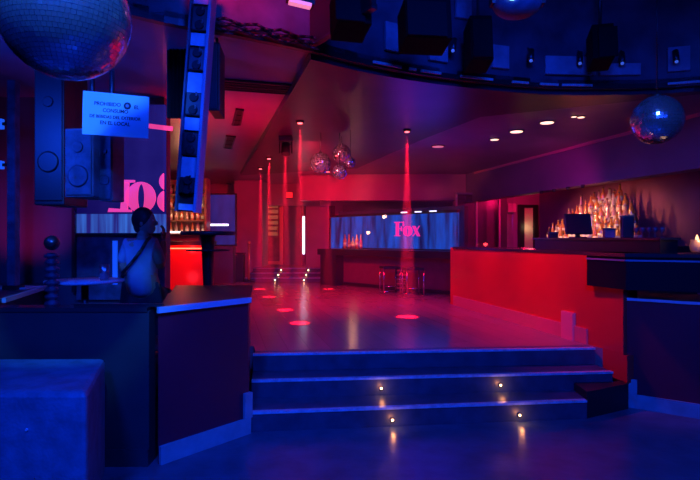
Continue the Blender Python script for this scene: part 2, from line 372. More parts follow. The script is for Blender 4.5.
# dark fascia box over the right half wall
A, B, C_, D = Vector((2.46, 5.40)), Vector((2.60, 4.90)), Vector((3.25, 4.62)), Vector((4.4, 4.25))
t = thing('bar_corner', (3.2, 5.0, 0), 'black bar corner with thin blue-lit line above the right half wall', 'bar counter')
m_ = MB(); m_.prism([A, B, C_, D, (4.4, 4.8), (3.3, 5.2), (2.75, 5.45)], 1.13, 1.44); m_.build('fascia', mat('corner_black', (.008, .009, .016), .7, spec=.15), t)
m_ = MB(); m_.prism([A+Vector((-.02, .02)), B+Vector((-.02, -.02)), C_+Vector((0, -.03)), D+Vector((0, -.03)), (4.4, 4.85), (3.3, 5.25), (2.75, 5.47)], 1.44, 1.475); m_.build('worktop', M['blackgloss'], t)
m_ = MB()
for p, q in ((A, B), (B, C_), (C_, D)):
    m_.span(p+(q-p).normalized()*0, q, .012, 1.40, 1.416, -1)
m_.build('line_trim', mat('trim_blue', (.3, .34, .45), .35, .3), t)
t = thing('half_wall', (3.3, 4.9, 0), 'plum half wall with pale top strip and baseboard right of the stairs', 'half wall')
P0, P1, P2 = Vector((2.665, 5.0)), Vector((3.15, 4.66)), Vector((4.3, 4.0))
m_ = MB(); m_.prism([P0, P1, P2, (4.5, 4.9), (3.2, 5.4), (2.75, 5.35)], .002, 1.02); m_.build('panel', M['purple'], t)
m_ = MB(); m_.prism([P0, P1, P2, (4.5, 4.9), (3.2, 5.4), (2.75, 5.35)], 1.02, 1.05); m_.build('top', M['blackgloss'], t)
m_ = MB(); m_.span(P0, P1, .02, 1.02, 1.045, -1); m_.span(P1, P2, .02, 1.02, 1.045, -1); m_.build('edge_strip', M['strip'], t)
m_ = MB(); m_.span(P0, P1, .02, 0, .13, -1); m_.span(P1, P2, .02, 0, .13, -1); m_.build('baseboard', M['skirt'], t)
m_ = MB(); dp = (P1-P0).normalized(); m_.span(P0, P0+dp*.085, .022, .13, .27, -1); m_.build('corner_trim', M['skirt'], t)

# ------------------------------------------------------------------ back bar: tiered lit bottle display
t = thing('bottle_display', tuple(st(6.2, 7.9, UP)), 'tiered back-bar cabinet with warm lit steps behind the red counter', 'cabinet')
m_ = MB(); m_.span(st(5.85, 9.0), st(5.85, 6.2), .85, UP, 1.5, 1); m_.build('cabinet', M['black'], t)
TZ = [1.56, 1.70, 1.86, 2.02, 2.18]
TR = [(6.45, 8.78), (6.6, 8.69), (6.85, 8.55), (7.1, 8.38), (7.4, 8.2)]
for k, z in enumerate(TZ):
    s0 = 5.90+k*.13; t0, t1 = TR[k]
    zb = 1.5 if k == 0 else TZ[k-1]
    m_ = MB(); m_.span(st(s0, t1), st(s0, t0), .13, zb, z-.001, 1)
    o = m_.build('display_step', mat('step_body', (.25, .18, .16), .5), t)
    m_ = MB(); m_.span(st(s0-.004, t1-.02), st(s0-.004, t0+.02), .012, zb+.02, z-.03, 1)
    m_.build('light_strip', M['warmdim'] if k in (0,) else mat('warm_strip_dim', (1, .6, .3), .5, emit=(1, .45, .16), es=.55), o)
for tt, e, zz in ((8.5, 12, 2.1), (8.0, 14, 2.2), (7.5, 14, 2.2), (7.0, 4, 2.1)):
    p = st(5.55, tt, zz); lamp('bar_spot', 'SPOT', st(5.1, tt, 2.35), (1, .40, .17), e*4.5, st(6.2, tt, 1.85), .05, 75, .8, vol=0)
# bottle prototypes (body, label, cap in one mesh: only a few pixels each)
def bottle_mesh(shape, m0):
    m_ = MB()
    if shape == 'tall': pr = [(.0, 0), (.034, .0), (.036, .01), (.036, .17), (.030, .20), (.014, .23), (.012, .28)]; lab = (.0365, .05, .13); cap = (.0135, .28, .305)
    elif shape == 'square': pr = [(0, 0), (.042, 0), (.042, .15), (.036, .165), (.014, .18), (.013, .22)]; lab = (.0425, .03, .12); cap = (.016, .22, .25)
    elif shape == 'round': pr = [(0, 0), (.035, 0), (.05, .05), (.05, .10), (.03, .15), (.014, .18), (.013, .23)]; lab = (.0505, .055, .095); cap = (.017, .23, .255)
    else: pr = [(0, 0), (.03, 0), (.031, .12), (.024, .16), (.012, .25), (.011, .29)]; lab = (.0315, .03, .09); cap = (.0125, .29, .31)
    sg = 4 if shape == 'square' else 14
    m_.lathe(pr, seg=sg); m_.mi = 1; m_.lathe([(lab[0], lab[1]), (lab[0], lab[2])], seg=sg); m_.mi = 2; m_.lathe([(cap[0], cap[1]), (cap[0], cap[2])], seg=10)
    return m_
protos = {}
ORD = ['first', 'second', 'third', 'fourth', 'fifth', 'sixth', 'seventh', 'eighth', 'ninth', 'tenth', 'eleventh', 'twelfth', 'thirteenth', 'fourteenth', 'fifteenth', 'sixteenth', 'seventeenth', 'eighteenth', 'nineteenth', 'twentieth', 'twenty-first', 'twenty-second', 'twenty-third', 'twenty-fourth', 'twenty-fifth', 'twenty-sixth', 'twenty-seventh', 'twenty-eighth', 'twenty-ninth', 'thirtieth']
TN = ['lowest', 'second', 'middle', 'fourth', 'topmost']
cnt = 0
for k, z in enumerate(TZ):
    t0, t1 = TR[k]; tt = t1-.08; i = 0
    while tt > t0+.05:
        shape = random.choice(['tall', 'tall', 'square', 'round', 'slim'])
        warm_side = tt > 7.1
        ci = random.choices(range(6), [5, 4, 5, 1, 3, 2] if warm_side else [1, 3, 1, 1, 4, 4])[0]
        cn, cm = BOT[ci]
        if (shape, ci) not in protos:
            protos[(shape, ci)] = bottle_mesh(shape, cm).build('bottle', [cm, LABELM, CAPM]); o = protos[(shape, ci)]
        else:
            o = protos[(shape, ci)].copy(); COL.objects.link(o)
        sc_ = random.uniform(.95, 1.22); o.scale = (sc_*1.15, sc_*1.15, sc_)
        o.location = st(5.90+k*.13+.065, tt, z); o.rotation_euler.z = random.uniform(0, 1.5) if shape != 'square' else .55
        sn = {'tall': 'tall straight', 'square': 'squat square', 'round': 'round-bellied', 'slim': 'slim long-necked'}[shape]
        tag(o, '%s %s bottle on the %s step of the bottle display, %s from left' % (cn, sn, TN[k], ORD[i]), 'bottle', 'bottles on the back-bar display')
        i += 1; cnt += 1
        tt -= random.uniform(.105, .155)

# service rail and items on the red counter
t = thing('service_rail', tuple(st(4.35, 5.3, 1.475)), 'low black service rail standing on the red bar counter top', 'bar rail')
m_ = MB(); m_.span(st(4.02, 6.18), st(4.02, 4.12), .2, 1.476, 1.60, 1); m_.build('body', M['black'], t)
m_ = MB(); m_.span(st(4.0, 6.2), st(4.0, 4.1), .24, 1.60, 1.622, 1); m_.build('lid', M['blackgloss'], t)
p = st(4.12, 5.44, 1.622)
t = thing('till_screen', tuple(p), 'black square till screen standing in front of the lit bottles', 'screen')
rz = Euler((math.radians(-8), 0, .12))
m_ = MB(); m_.box(p+Vector((0, 0, .006)), (.16, .12, .012), Euler((0, 0, .12))); m_.build('base', M['black'], t)
m_ = MB(); m_.box(p+Vector((0, .02, .06)), (.05, .03, .1), rz); m_.build('stand', M['black'], t)
m_ = MB(); m_.box(p+Vector((0, 0, .165)), (.33, .03, .25), rz, .006); pn = m_.build('monitor', M['black'], t)
m_ = MB(); m_.box(p+Vector((0, -.017, .165)), (.30, .003, .22), rz); m_.build('display', M['blackgloss'], pn)
for i, (px, h, lb) in enumerate(((553, .06, 'small dark box on the service rail at its left end'), (609, .09, 'black caddy on the service rail right of the till screen'), (627, .22, 'tall dark box on the bar between till screen and pale bottles'))):
    tt = 6.33-(px-535)/135*2.23
    pass
    k = (px-CX)/F; s_ = 4.12; tt = (.9725*s_-k*.233*s_)/(k*.9725+.233)
    p = st(s_, tt, 1.622)
    t = thing('bar_caddy', tuple(p), lb, 'caddy')
    MB().box(p+Vector((0, 0, h/2)), (.11, .10, h), Euler((0, 0, -.24)), .008).build('body', M['blackgloss'] if i != 1 else M['spk'], t)
    MB().box(p+Vector((0, 0, h+.008)), (.12, .11, .016), Euler((0, 0, -.24)), .004).build('lid', M['metal'], t)
# glassware and pale bottles right of the till
gp = None
def goblet():
    t = thing('wine_glass', (0, 0, 0), 'x', 'glass', 'glasses on the bar by the pale bottles')
    MB().lathe([(.03, 0), (.03, .004), (.005, .008), (.004, .08), (.02, .095), (.034, .13), (.03, .17)], seg=14).build('bowl', bottle_mat('glass_pale', (.25, .16, .25)), t)
    return t
names = ['nearest the tall dark box', 'second from the tall dark box', 'middle of the five', 'second from the right end', 'farthest right of the five']
for i, px in enumerate((636, 642, 649, 655, 662)):
    g = gp if False else (goblet() if i == 0 else copy_tree(gp))
    if i == 0: gp = g
    k = (px-CX)/F; s_ = 4.12; tt = (.9725*s_-k*.233*s_)/(k*.9725+.233)
    g.scale = (.75, .75, .62); g.location = st(s_, max(tt, 4.2), 1.622); g['label'] = 'stemmed glass on the black service rail, ' + names[i]
p = Vector((2.95, 4.5, 0))
p = at(697, 0, 4.72); p.z = 1.49
t = thing('candle_jar', tuple(p), 'warm glowing faceted candle jar on the bar at the right edge', 'candle')
MB().lathe([(.04, 0), (.055, .02), (.06, .06), (.05, .10), (.052, .115)], (p.x, p.y, p.z), 10).build('jar', bottle_mat('candle_glass', (.95, .6, .35)), t)
MB().lathe([(.012, .06), (.016, .09), (.004, .13)], (p.x, p.y, p.z+.03), 8).build('flame', M['warmdim'], t)
lamp('candle_glow', 'POINT', (p.x-.02, p.y-.09, p.z+.12), (1, .5, .2), .6, size=.02, vol=0)

# bulkhead hooks / small lamps along the bar canopy
for i, tt in enumerate((8.9, 8.5, 8.1, 7.7)):
    p = st(5.93, tt, 2.53)
    t = thing('canopy_lamp', tuple(p), 'small dark lamp under the bar canopy, %s from the left' % ORD[i], 'lamp', 'lamps under the bar canopy')
    MB().tube(p+Vector((0, 0, -.05)), p, .035, seg=12).build('housing', M['metal'], t)
    MB().tube(p+Vector((0, 0, -.056)), p+Vector((0, 0, -.05)), .026, seg=12).build('lens', M['black'], t)

# ------------------------------------------------------------------ end wall behind the bar: posts, doorway, box
def wall_pt(px, s_guess=None, tt=12.4):
    k = (px-CX)/F   # x/y = k ; x=.9725s-.233t, y=.233s+.9725t
    s_ = tt*(.9725*k+.233)/(.9725-.233*k)
    return s_
def zof(px, py, tt):
    s_ = wall_pt(px, tt=tt); Y = .233*s_+.9725*tt; return EYE-(py-CY)/F*Y
def wbox(m_, px0, px1, z0, z1, tt, dep):
    m_.span(st(wall_pt(px0, tt=tt), tt), st(wall_pt(px1, tt=tt), tt), dep, z0, z1, 1); return m_
t = thing('glass_partition', tuple(st(wall_pt(470, tt=11.9), 11.9, UP)), 'tall framed glass partition behind the left end of the red counter', 'partition')
for px in (457, 477, 500): wbox(MB(), px-1, px+.6, UP, 2.75, 11.9, .05).build('post', mat('post_paint', (.7, .45, .6), .4), t)
wbox(MB(), 456, 501, 2.70, 2.75, 11.9, .05).build('top_rail', mat('rail_paint', (.3, .2, .3), .4), t)
for a_, b_ in ((458, 476), (478, 499)): wbox(MB(), a_, b_, UP, 2.70, 11.92, .012).build('pane', glass_mat('partition_glass', (.8, .7, .85), .03, .3), t)
t = thing('passage_door', tuple(st(wall_pt(530, tt=12.3), 12.3, UP)), 'narrow pale beige door in a dark frame beyond the red counter', 'door')
wbox(MB(), 520, 524.5, UP, 2.42, 12.25, .12).build('frame_post', M['black'], t)
wbox(MB(), 534, 538, UP, 2.42, 12.25, .12).build('frame_post', M['black'], t)
wbox(MB(), 520, 538, 2.42, 2.5, 12.25, .12).build('frame_head', M['black'], t)
wbox(MB(), 524.5, 534, UP, 2.42, 12.3, .05).build('door_leaf', M['beige'], t)
p = st(wall_pt(531, tt=12.12), 12.12, 1.9); lamp('passage_light', 'POINT', p, (1, .75, .4), 1.0, size=.05, vol=0)
t = thing('wall_speaker', tuple(st(wall_pt(511, tt=12.2), 12.2, 2.3)), 'small square pale pink wall speaker beside the narrow beige door', 'speaker')
wbox(MB(), 508, 516, 2.30, 2.52, 12.2, .2).build('cabinet', mat('pale_box', (.8, .6, .7), .4), t)
wbox(MB(), 509, 515, 2.32, 2.50, 12.19, .012).build('grille', mat('pale_grille', (.7, .5, .6), .6, bump=.3, bscale=200), t)
t = thing('dark_column', tuple(st(wall_pt(504, tt=12.1), 12.1, UP)), 'narrow dark column between glass partition and pale wall speaker', 'column')
wbox(MB(), 501, 507, UP, 3.2, 12.1, .28).build('shaft', M['walld'], t)
wbox(MB(), 500.5, 507.5, UP, UP+.12, 12.08, .32).build('plinth', M['black'], t)

# ------------------------------------------------------------------ far bar with the blue panel made in place of its mirror
t = thing('far_bar', (1.0, 11.2, UP), 'long low dark bar at the end of the hall below the blue panel', 'bar counter')
m_ = MB(); m_.span(FA+FD*.55+FN*.25, FB+FN*.25, .45, UP, 1.30, 1); m_.build('front_panel', mat('far_bar_panel', (.20, .05, .08), .35, noise=.1), t)
m_ = MB(); m_.span(FA, FA+FD*.55, .7, UP, 1.30, 1); m_.build('end_block', M['black'], t)
m_ = MB(); m_.span(FA-FD*.05-FN*.05, FB-FN*.05, .8, 1.22, 1.36, 1); m_.build('worktop', M['black'], t)
m_ = MB(); m_.span(FA+FD*.56+FN*.22, FB+FN*.22, .03, UP, UP+.08, 1); m_.build('kick_rail', M['metal'], t)
def ray_on(P_, D_, px):
    k = (px-CX)/F; s_ = (k*P_.y-P_.x)/(D_.x-k*D_.y); return P_+D_*s_
SQ = FA+FN*.95
SA = ray_on(SQ, FD, 331); SB = ray_on(SQ, FD, 457)
t = thing('far_reflection', ((SA.x+SB.x)/2, (SA.y+SB.y)/2, 1.3), 'wide blue glowing panel imitating mirror reflections behind the far bar', 'screen')
m_ = MB(); m_.span(SA, SB, .08, 1.35, 2.16, 1); m_.build('display', M['reflF'], t)  # added glow in place of the mirror's blue-lit reflections
m_ = MB(); m_.span(SA-FD*.05, SB, .1, 2.16, 2.22, 1); m_.span(SA-FD*.05, SB, .1, 1.29, 1.35, 1); m_.build('frame', M['black'], t)
m_ = MB(); m_.span(SA+FN*.06, SB+FN*.06, .2, UP, 1.30, 1); m_.build('plinth', M['walld'], t)
m_ = MB(); m_.span(SA+FN*.28, SB+FN*.28, .15, UP, 2.32, 1); struct('wall_far_bar', m_, M['walld'])

# letters with thick and thin strokes, built flat then placed on a plane
def ell(cx, cz, rx, rz, n=28): return [(cx+rx*math.cos(2*PI*i/n), cz+rz*math.sin(2*PI*i/n)) for i in range(n)]
def ring(m_, o, i_, y0, y1, T):
    n = len(o); V = [[m_.bm.verts.new(T(p, y)) for p in lp] for y in (y0, y1) for lp in (o, i_)]
    for k in range(n):
        j = (k+1) % n
        for A_, B_ in ((V[0], V[1]), (V[2], V[3]), (V[0], V[2]), (V[1], V[3])): m_.bm.faces.new((A_[k], A_[j], B_[j], B_[k]))
def plate(m_, poly_, y0, y1, T):
    a_ = [m_.bm.verts.new(T(p, y0)) for p in poly_]; b_ = [m_.bm.verts.new(T(p, y1)) for p in poly_]; n = len(poly_)
    m_.bm.faces.new(a_); m_.bm.faces.new(b_[::-1])
    for k in range(n): m_.bm.faces.new((a_[k], a_[(k+1) % n], b_[(k+1) % n], b_[k]))
def letter(ch, T, th=.02):
    m_ = MB()
    if ch == 'o': ring(m_, ell(0, .5, .43, .5), ell(0, .5, .10, .43), 0, th, T)
    elif ch == '8':
        ring(m_, ell(0, .44, .44, .46), ell(0, .44, .13, .38), 0, th, T)
        ring(m_, ell(0, 1.24, .36, .38), ell(0, 1.24, .11, .31), 0, th, T)
    elif ch == 'i':
        plate(m_, [(-.14, .06), (.14, .06), (.2, .9), (-.06, .9)], 0, th, T); plate(m_, [(-.62, 0), (.3, 0), (.3, .07), (-.58, .12)], 0, th*1.1, T)
        plate(m_, [(-.06, .9), (.42, .92), (.42, .99), (-.06, 1.0)], 0, th*1.1, T)
    elif ch == 'F':
        plate(m_, [(-.2, .06), (.06, .06), (.06, 1.4), (-.2, 1.4)], 0, th, T); plate(m_, [(-.34, 0), (.2, 0), (.2, .07), (-.34, .07)], 0, th*1.1, T)
        plate(m_, [(-.34, 1.32), (.5, 1.32), (.5, 1.42), (-.34, 1.42)], 0, th*1.1, T); plate(m_, [(.4, 1.02), (.5, 1.0), (.5, 1.4), (.44, 1.4)], 0, th*1.2, T)
        plate(m_, [(.0, .68), (.3, .68), (.3, .78), (.0, .78)], 0, th*1.1, T); plate(m_, [(.24, .5), (.32, .5), (.32, .96), (.24, .96)], 0, th*1.2, T)
    elif ch == 'x':
        plate(m_, [(-.4, 0), (-.3, 0), (.4, 1), (.3, 1)], 0, th, T); plate(m_, [(.1, 0), (.42, 0), (-.12, 1), (-.44, 1)], 0, th*1.1, T)
    bmesh.ops.recalc_face_normals(m_.bm, faces=m_.bm.faces[:])
    return m_
def plane_T(origin, d, n, h, w=1.0, skew=0):
    o_ = Vector(origin); d = Vector((d[0], d[1], 0)); n = Vector((n[0], n[1], 0))
    return lambda p, y: o_+d*(p[0]*h*w)+Vector((0, 0, p[1]*h+p[0]*h*skew))+n*y
# pink word of the reflected sign, set on the far panel
def ray_on(P_, D_, px):
    k = (px-CX)/F; s_ = (k*P_.y-P_.x)/(D_.x-k*D_.y); return P_+D_*s_
t = thing('pink_sign', tuple(ray_on(SA, FD, 408).to_3d()+Vector((0, 0, 1.62))), 'small glowing pink serif lettering of a reflected sign on the far blue panel', 'sign')
for ch, px, wd in (('F', 398.5, 1.45), ('o', 408, 1.35), ('x', 416.5, 1.1)):
    q = ray_on(SA, FD, px); zz = EYE+(238-236.2)/F*q.y
    letter(ch, plane_T((q.x, q.y, zz), FD, -FN, .235, wd), .02).build('letter', M['pinkfar'], t)
# warm bottles by the far panel
for i, px in enumerate((345, 349, 353, 357, 361)):
    q = ray_on(FA+FN*.6, FD, px); cn, cm = BOT[(2, 0, 1, 2, 4)[i]]; sh = ('tall', 'slim', 'round', 'tall', 'slim')[i]
    o = bottle_mesh(sh, cm).build('bottle', [cm, LABELM, CAPM]); o.location = (q.x, q.y, 1.36); o.scale = (1.2, 1.2, 1.15)
    tag(o, '%s bottle on the far bar below the blue panel, %s from the left' % (cn, ORD[i]), 'bottle', 'bottles on the far bar')
q = ray_on(FA+FN*.4, FD, 353); lamp('far_bar_glow', 'POINT', (q.x, q.y, 1.75), (1, .4, .15), 3.5, size=.04, vol=0)
# glass front over the far bar
t = thing('glass_screen', tuple((FA+FN*.3).to_3d()+Vector((0, 0, 1.36))), 'clear glass screen standing on the far bar in front of the blue panel', 'glass panel')
m_ = MB(); m_.span(FA+FD*.1+FN*.66, FB+FN*.66, .012, 1.36, 2.45, 1); m_.build('pane', M['glass'], t)
m_ = MB(); m_.span(FA+FD*.1+FN*.64, FB+FN*.64, .05, 1.36, 1.385, 1); m_.build('channel', M['metal'], t)
for i, px in enumerate((404, 418, 433)):
    q = ray_on(SA-FN*.15, FD, px)
    t = thing('picture_lamp', (q.x, q.y, 2.22), 'small pale lamp bar above the far blue panel, %s from the left' % ORD[i], 'lamp', 'lamps above the far screen')
    MB().box((q.x, q.y, 2.20), (.16, .04, .02), Euler((0, 0, -.8))).build('lamp_bar', M['white'], t)
    MB().tube((q.x, q.y, 2.2), (q.x+FN.x*.17, q.y+FN.y*.17, 2.2), .01).build('bracket', M['metal'], t)
# chrome stools in front of the far bar
def stool():
    t = thing('bar_stool', (0, 0, 0), 'x', 'stool', 'chrome stools at the far bar')
    w_, h_ = .17, .50
    MB().box((0, 0, h_+.02), (.36, .34, .05), None, .015).build('seat', M['black'], t)
    for sx in (-1, 1):
        MB().path([(sx*w_, -.15, h_), (sx*w_, -.15, .015), (sx*w_, .15, .015), (sx*w_, .15, h_)], .013).build('leg', M['chrome'], t)
    MB().tube((-w_, -.15, .15), (w_, -.15, .15), .009).tube((-w_, .15, .015), (w_, .15, .015), .012).build('stretcher', M['chrome'], t)
    return t
p0 = None
for i, (px, Y, rz, lb) in enumerate(((390, 10.55, .7, 'left chrome-framed stool in front of the far bar'), (413, 10.15, .7, 'right chrome-framed stool in front of the far bar'))):
    g = stool() if i == 0 else copy_tree(p0)
    p0 = p0 or g
    q = at(px, 0, Y); g.location = (q.x, Y, UP); g.rotation_euler.z = rz-.5; g['label'] = lb
q = at(401, 0, 10.7)
t = thing('ladder_rack', (q.x, q.y, UP), 'small rack with five horizontal rungs between the two chrome stools', 'rack')
for sx in (-.09, .09): MB().tube((q.x+sx, q.y, UP), (q.x+sx, q.y+.03, UP+.5), .012).build('post', M['metal'], t)
for k in range(5): MB().tube((q.x-.09, q.y, UP+.09+k*.09), (q.x+.09, q.y, UP+.09+k*.09), .016).build('rung', mat('copper', (.9, .5, .35), .3, .6), t)

# ------------------------------------------------------------------ end of hall: steps, doors, signs
xc = at(288, 0, 13.4).x
t = thing('staircase', (xc, 13.8, UP), 'short far flight of steps with small lights below the doors', 'staircase')
for k in range(3):
    y0 = 13.3+k*.45; s_ = MB().box((xc, (y0+(16.28 if k == 2 else 15.5))/2, UP+.05+k*.1), (2.1-.05*k+.1, (16.28 if k == 2 else 15.5)-y0, .1), None).build('step', M['stepm'], t)
    MB().box((xc, y0, UP+.095+k*.1), (2.1-.05*k+.1, .04, .015)).build('nosing', M['nosing'], s_)
    for sx in (-.32, .42):
        MB().sphere((xc+sx+.02*k, y0-.01, UP+.045+k*.1), .016, 10, 6).build('step_light', M['warm'], s_)
def door(name, px0, px1, Y, lb, ztop=2.95):
    a_, b_ = at(px0, 0, Y).x, at(px1, 0, Y).x
    t = thing(name, ((a_+b_)/2, Y, .8), lb, 'door')
    wd = b_-a_
    MB().box((a_+.03, Y, .8+(ztop-.8)/2), (.06, .12, ztop-.8)).build('frame_post', M['wood'], t)
    MB().box((b_-.05, Y, .8+(ztop-.8)/2), (.10, .12, ztop-.8)).build('frame_post', M['gold'], t)
    MB().box(((a_+b_)/2, Y, ztop-.03), (wd, .12, .06)).build('frame_head', M['wood'], t)
    lf = MB().box(((a_+b_)/2, Y+.03, .8+(ztop-.86)/2), (wd-.12, .05, ztop-.86)).build('door_leaf', M['wood'], t)
    m_ = MB()
    for r in range(6): m_.box(((a_+b_)/2, Y, 1.75+r*.17), (wd-.3, .02, .11))
    m_.build('glazing', mat('door_glazing', (.6, .4, .25), .2, emit=(.7, .3, .12), es=.16), lf)
    MB().tube((b_-.16, Y-.03, 1.75), (b_-.16, Y-.03, 1.95), .015).build('handle', M['gold'], lf)
    MB().box(((a_+b_)/2, Y-.02, .86), (wd-.14, .03, .1)).build('kick_plate', M['gold'], lf)
    return t
door('wooden_door', 261, 283, EY+.35, 'glazed wooden door with brass edge at the top of the far steps', 2.72)
t = thing('dark_door', (at(294, 0, EY+.4).x, EY+.4, .8), 'dark closed door right of the glazed wooden door', 'door')
MB().box((at(293, 0, EY+.4).x, EY+.4, 1.75), (.52, .08, 1.9)).build('door_leaf', M['walld'], t)
MB().box((at(302.8, 0, EY+.3).x, EY+.3, 1.75), (.07, .1, 1.9)).build('frame_post', M['wood'], t)
p = at(304.3, 0, EY-.5)
t = thing('tube_light', (p.x, p.y, 1.2), 'upright white tube light at the right edge of the far doors', 'light')
MB().tube((p.x-.02, p.y, 1.15), (p.x-.02, p.y, 2.25), .034).build('tube', M['white'], t)
MB().box((p.x+.03, p.y+.02, 1.7), (.03, .05, 1.2)).build('backplate', M['metal'], t)
MB().box((p.x-.02, p.y, .97), (.07, .07, .35)).build('foot', M['metal'], t)
p = at(289.5, 195, EY-.06)
t = thing('exit_sign', tuple(p), 'small square glowing red sign above the far doors', 'sign')
MB().box(p, (.22, .05, .2)).build('housing', M['metal'], t); MB().box(p+Vector((0, -.03, 0)), (.19, .01, .17)).build('face', M['exitm'], t)
p = at(325.5, 202.5, 14.3)
t = thing('wall_box', tuple(p), 'pale pink box fixed to the wall right of the far doors', 'box')
MB().box(p, (.30, .16, .19), None, .01).build('cover', mat('pale_cover', (.9, .55, .6), .4), t)
MB().box(p+Vector((0, -.085, 0)), (.24, .01, .13)).build('grille', mat('pale_cover_grille', (.75, .4, .5), .5), t)
p = at(249, 0, 13.2)
t = thing('rope_post', (p.x, p.y, UP), 'slim metal barrier post on a dark base left of the far steps', 'post')
MB().lathe([(.15, 0), (.15, .02), (.03, .06)], (p.x, p.y, UP)).build('base', M['metal'], t)
MB().tube((p.x, p.y, UP+.02), (p.x, p.y, UP+.98), .03).build('pole', M['gold'], t)
MB().sphere((p.x, p.y, UP+1.01), .045, 12, 8).build('finial', M['gold'], t)
MB().box((p.x-.38, p.y+.3, UP+.35), (.4, .3, .7), None, .02).build('dark_bin', M['black'], tag(thing('waste_bin', (p.x-.38, p.y+.3, UP), 'dark waste bin behind the slim barrier post', 'bin')))
MB().box((p.x-.38, p.y+.3, UP+.72), (.42, .32, .04), None, .01).build('lid', M['blackgloss'], bpy.data.objects['waste_bin'])

# ------------------------------------------------------------------ left bar beyond the half wall
a_, b_ = at(150, 0, 9.0).x, at(205, 0, 9.0).x
t = thing('side_bar', ((a_+b_)/2, 9.3, UP), 'small bar with bright red glowing front left of the tall table', 'bar counter')
MB().box(((a_+b_)/2, 9.3, UP+.5), (b_-a_, .5, 1.0)).build('front_panel', M['redpanel'], t)
MB().box(((a_+b_)/2, 9.25, 1.53), (b_-a_+.1, .7, .07)).build('worktop', M['black'], t)
MB().box(((a_+b_)/2, 8.98, 1.44), (b_-a_-.1, .03, .02)).build('light_strip', mat('red_strip', (1, .3, .2), .5, emit=(1, .12, .05), es=4), t)
lamp('side_bar_glow', 'POINT', ((a_+b_)/2+.15, 8.72, 1.42), (1, .03, .04), 7.5, size=.05, vol=.3)
lamp('side_bar_glow', 'POINT', ((a_+b_)/2+.1, 8.55, .9), (1, .02, .04), 7, size=.1, vol=.3)
a_, b_ = at(158, 0, 12).x, at(205, 0, 12).x; xm = (a_+b_)/2; wd = b_-a_
t = thing('bottle_shelf', (xm, 12.2, UP), 'tall lit shelf of bottles behind the small red bar', 'shelf')
MB().box((xm, 12.35, 1.75), (wd, .05, 2.5)).build('back_panel', mat('shelf_back', (.35, .2, .14), .5), t)
for sx in (a_, b_): MB().box((sx, 12.2, 1.75), (.05, .34, 2.5)).build('side_panel', M['wood'], t)
SZ = (1.72, 2.02, 2.32, 2.62)
for z in SZ: MB().box((xm, 12.2, z), (wd-.05, .3, .03)).build('shelf_board', M['wood'], t)
MB().box((xm, 12.04, 1.735+.02), (wd-.1, .02, .04)).build('light_strip', mat('cool_strip', (1, 1, 1), .5, emit=(1, .8, .7), es=2.5), t)
lamp('shelf_glow', 'POINT', (xm+.1, 11.7, 2.3), (1, .5, .25), 8, size=.05, vol=0)
for k, z in enumerate(SZ):
    for i in range(8):
        ci = random.choice([1, 0, 1, 2]); cn, cm = BOT[ci]; sh = random.choice(['tall', 'slim', 'square'])
        if (sh, ci) in protos: o = protos[(sh, ci)].copy(); COL.objects.link(o)
        else: o = bottle_mesh(sh, cm).build('bottle', [cm, LABELM, CAPM]); protos[(sh, ci)] = o
        o.scale = (1.1, 1.1, .88); o.rotation_euler = (0, 0, .2)
        o.location = (a_+.11+i*(wd-.2)/7, 12.18, z+.016)
        tag(o, '%s bottle on the %s board of the tall lit shelf, %s from left' % (cn, ['lowest', 'second', 'third', 'topmost'][k], ORD[i]), 'bottle', 'bottles on the tall lit shelf')
a_, b_ = at(206, 0, 13).x, at(234, 0, 13).x
t = thing('hall_screen', ((a_+b_)/2, 13.1, 1.5), 'purple-blue glowing screen left of the red pilaster', 'screen')
MB().box(((a_+b_)/2, 13.1, 2.08), (b_-a_, .05, 1.25)).build('display', M['screenS'], t)
MB().box(((a_+b_)/2, 13.15, 2.08), (b_-a_+.08, .06, 1.33)).build('frame', M['black'], t)
MB().box(((a_+b_)/2, 13.15, .95), (b_-a_-.05, .3, .9)).build('stand', M['walld'], t)
MB().box(((a_+b_)/2-.05, 13.06, 1.95), (.5, .02, .05)).build('caption_bar', M['white'], t)

# tall table beyond the left half wall
q = at(208, 0, 5.85)
t = thing('bar_table', (q.x, q.y, UP), 'tall black pedestal table with round top behind the left half wall', 'table')
MB().lathe([(.0, 0), (.24, 0), (.24, .012), (.05, .03)], (q.x, q.y, UP), 28).build('base', M['metal'], t)
MB().lathe([(.055, .02), (.05, .5), (.075, 1.12), (.09, 1.15)], (q.x, q.y, UP), 20).build('pedestal', M['black'], t)
MB().lathe([(.02, 1.15), (.29, 1.15), (.30, 1.16), (.30, 1.185), (.29, 1.195), (.02, 1.195)], (q.x, q.y, UP), 36).build('table_top', M['black'], t)
MB().lathe([(.05, .975), (.24, .975), (.24, .99), (.05, .99)], (q.x, q.y, UP), 30).build('lower_shelf', M['black'], t)

# ------------------------------------------------------------------ left booth: table, glass, person, reflection panel, speakers
q = at(85, 0, 4.6)
t = thing('round_table', (q.x, q.y, UP), 'small round pale-topped table in the booth in front of the person', 'table')
MB().lathe([(.0, 0), (.2, 0), (.2, .012), (.03, .03)], (q.x, q.y, UP), 24).build('base', M['metal'], t)
MB().tube((q.x, q.y, UP+.02), (q.x, q.y, UP+.73), .03).build('pedestal', M['metal'], t)
MB().lathe([(.01, .725), (.31, .725), (.32, .735), (.32, .75), (.01, .75)], (q.x, q.y, UP), 40).build('table_top', mat('pale_laminate', (.62, .68, .78), .4), t)
q2 = at(104.5, 0, 4.55)
t = thing('tumbler', (q2.x, q2.y, UP+.75), 'clear glass tumbler standing on the small round booth table', 'glass')
MB().lathe([(.001, 0), (.036, 0), (.044, .14), (.041, .14), (.034, .012), (.001, .012)], (q2.x, q2.y, UP+.75), 20).build('glass_wall', M['glassb'], t)
m_ = MB()
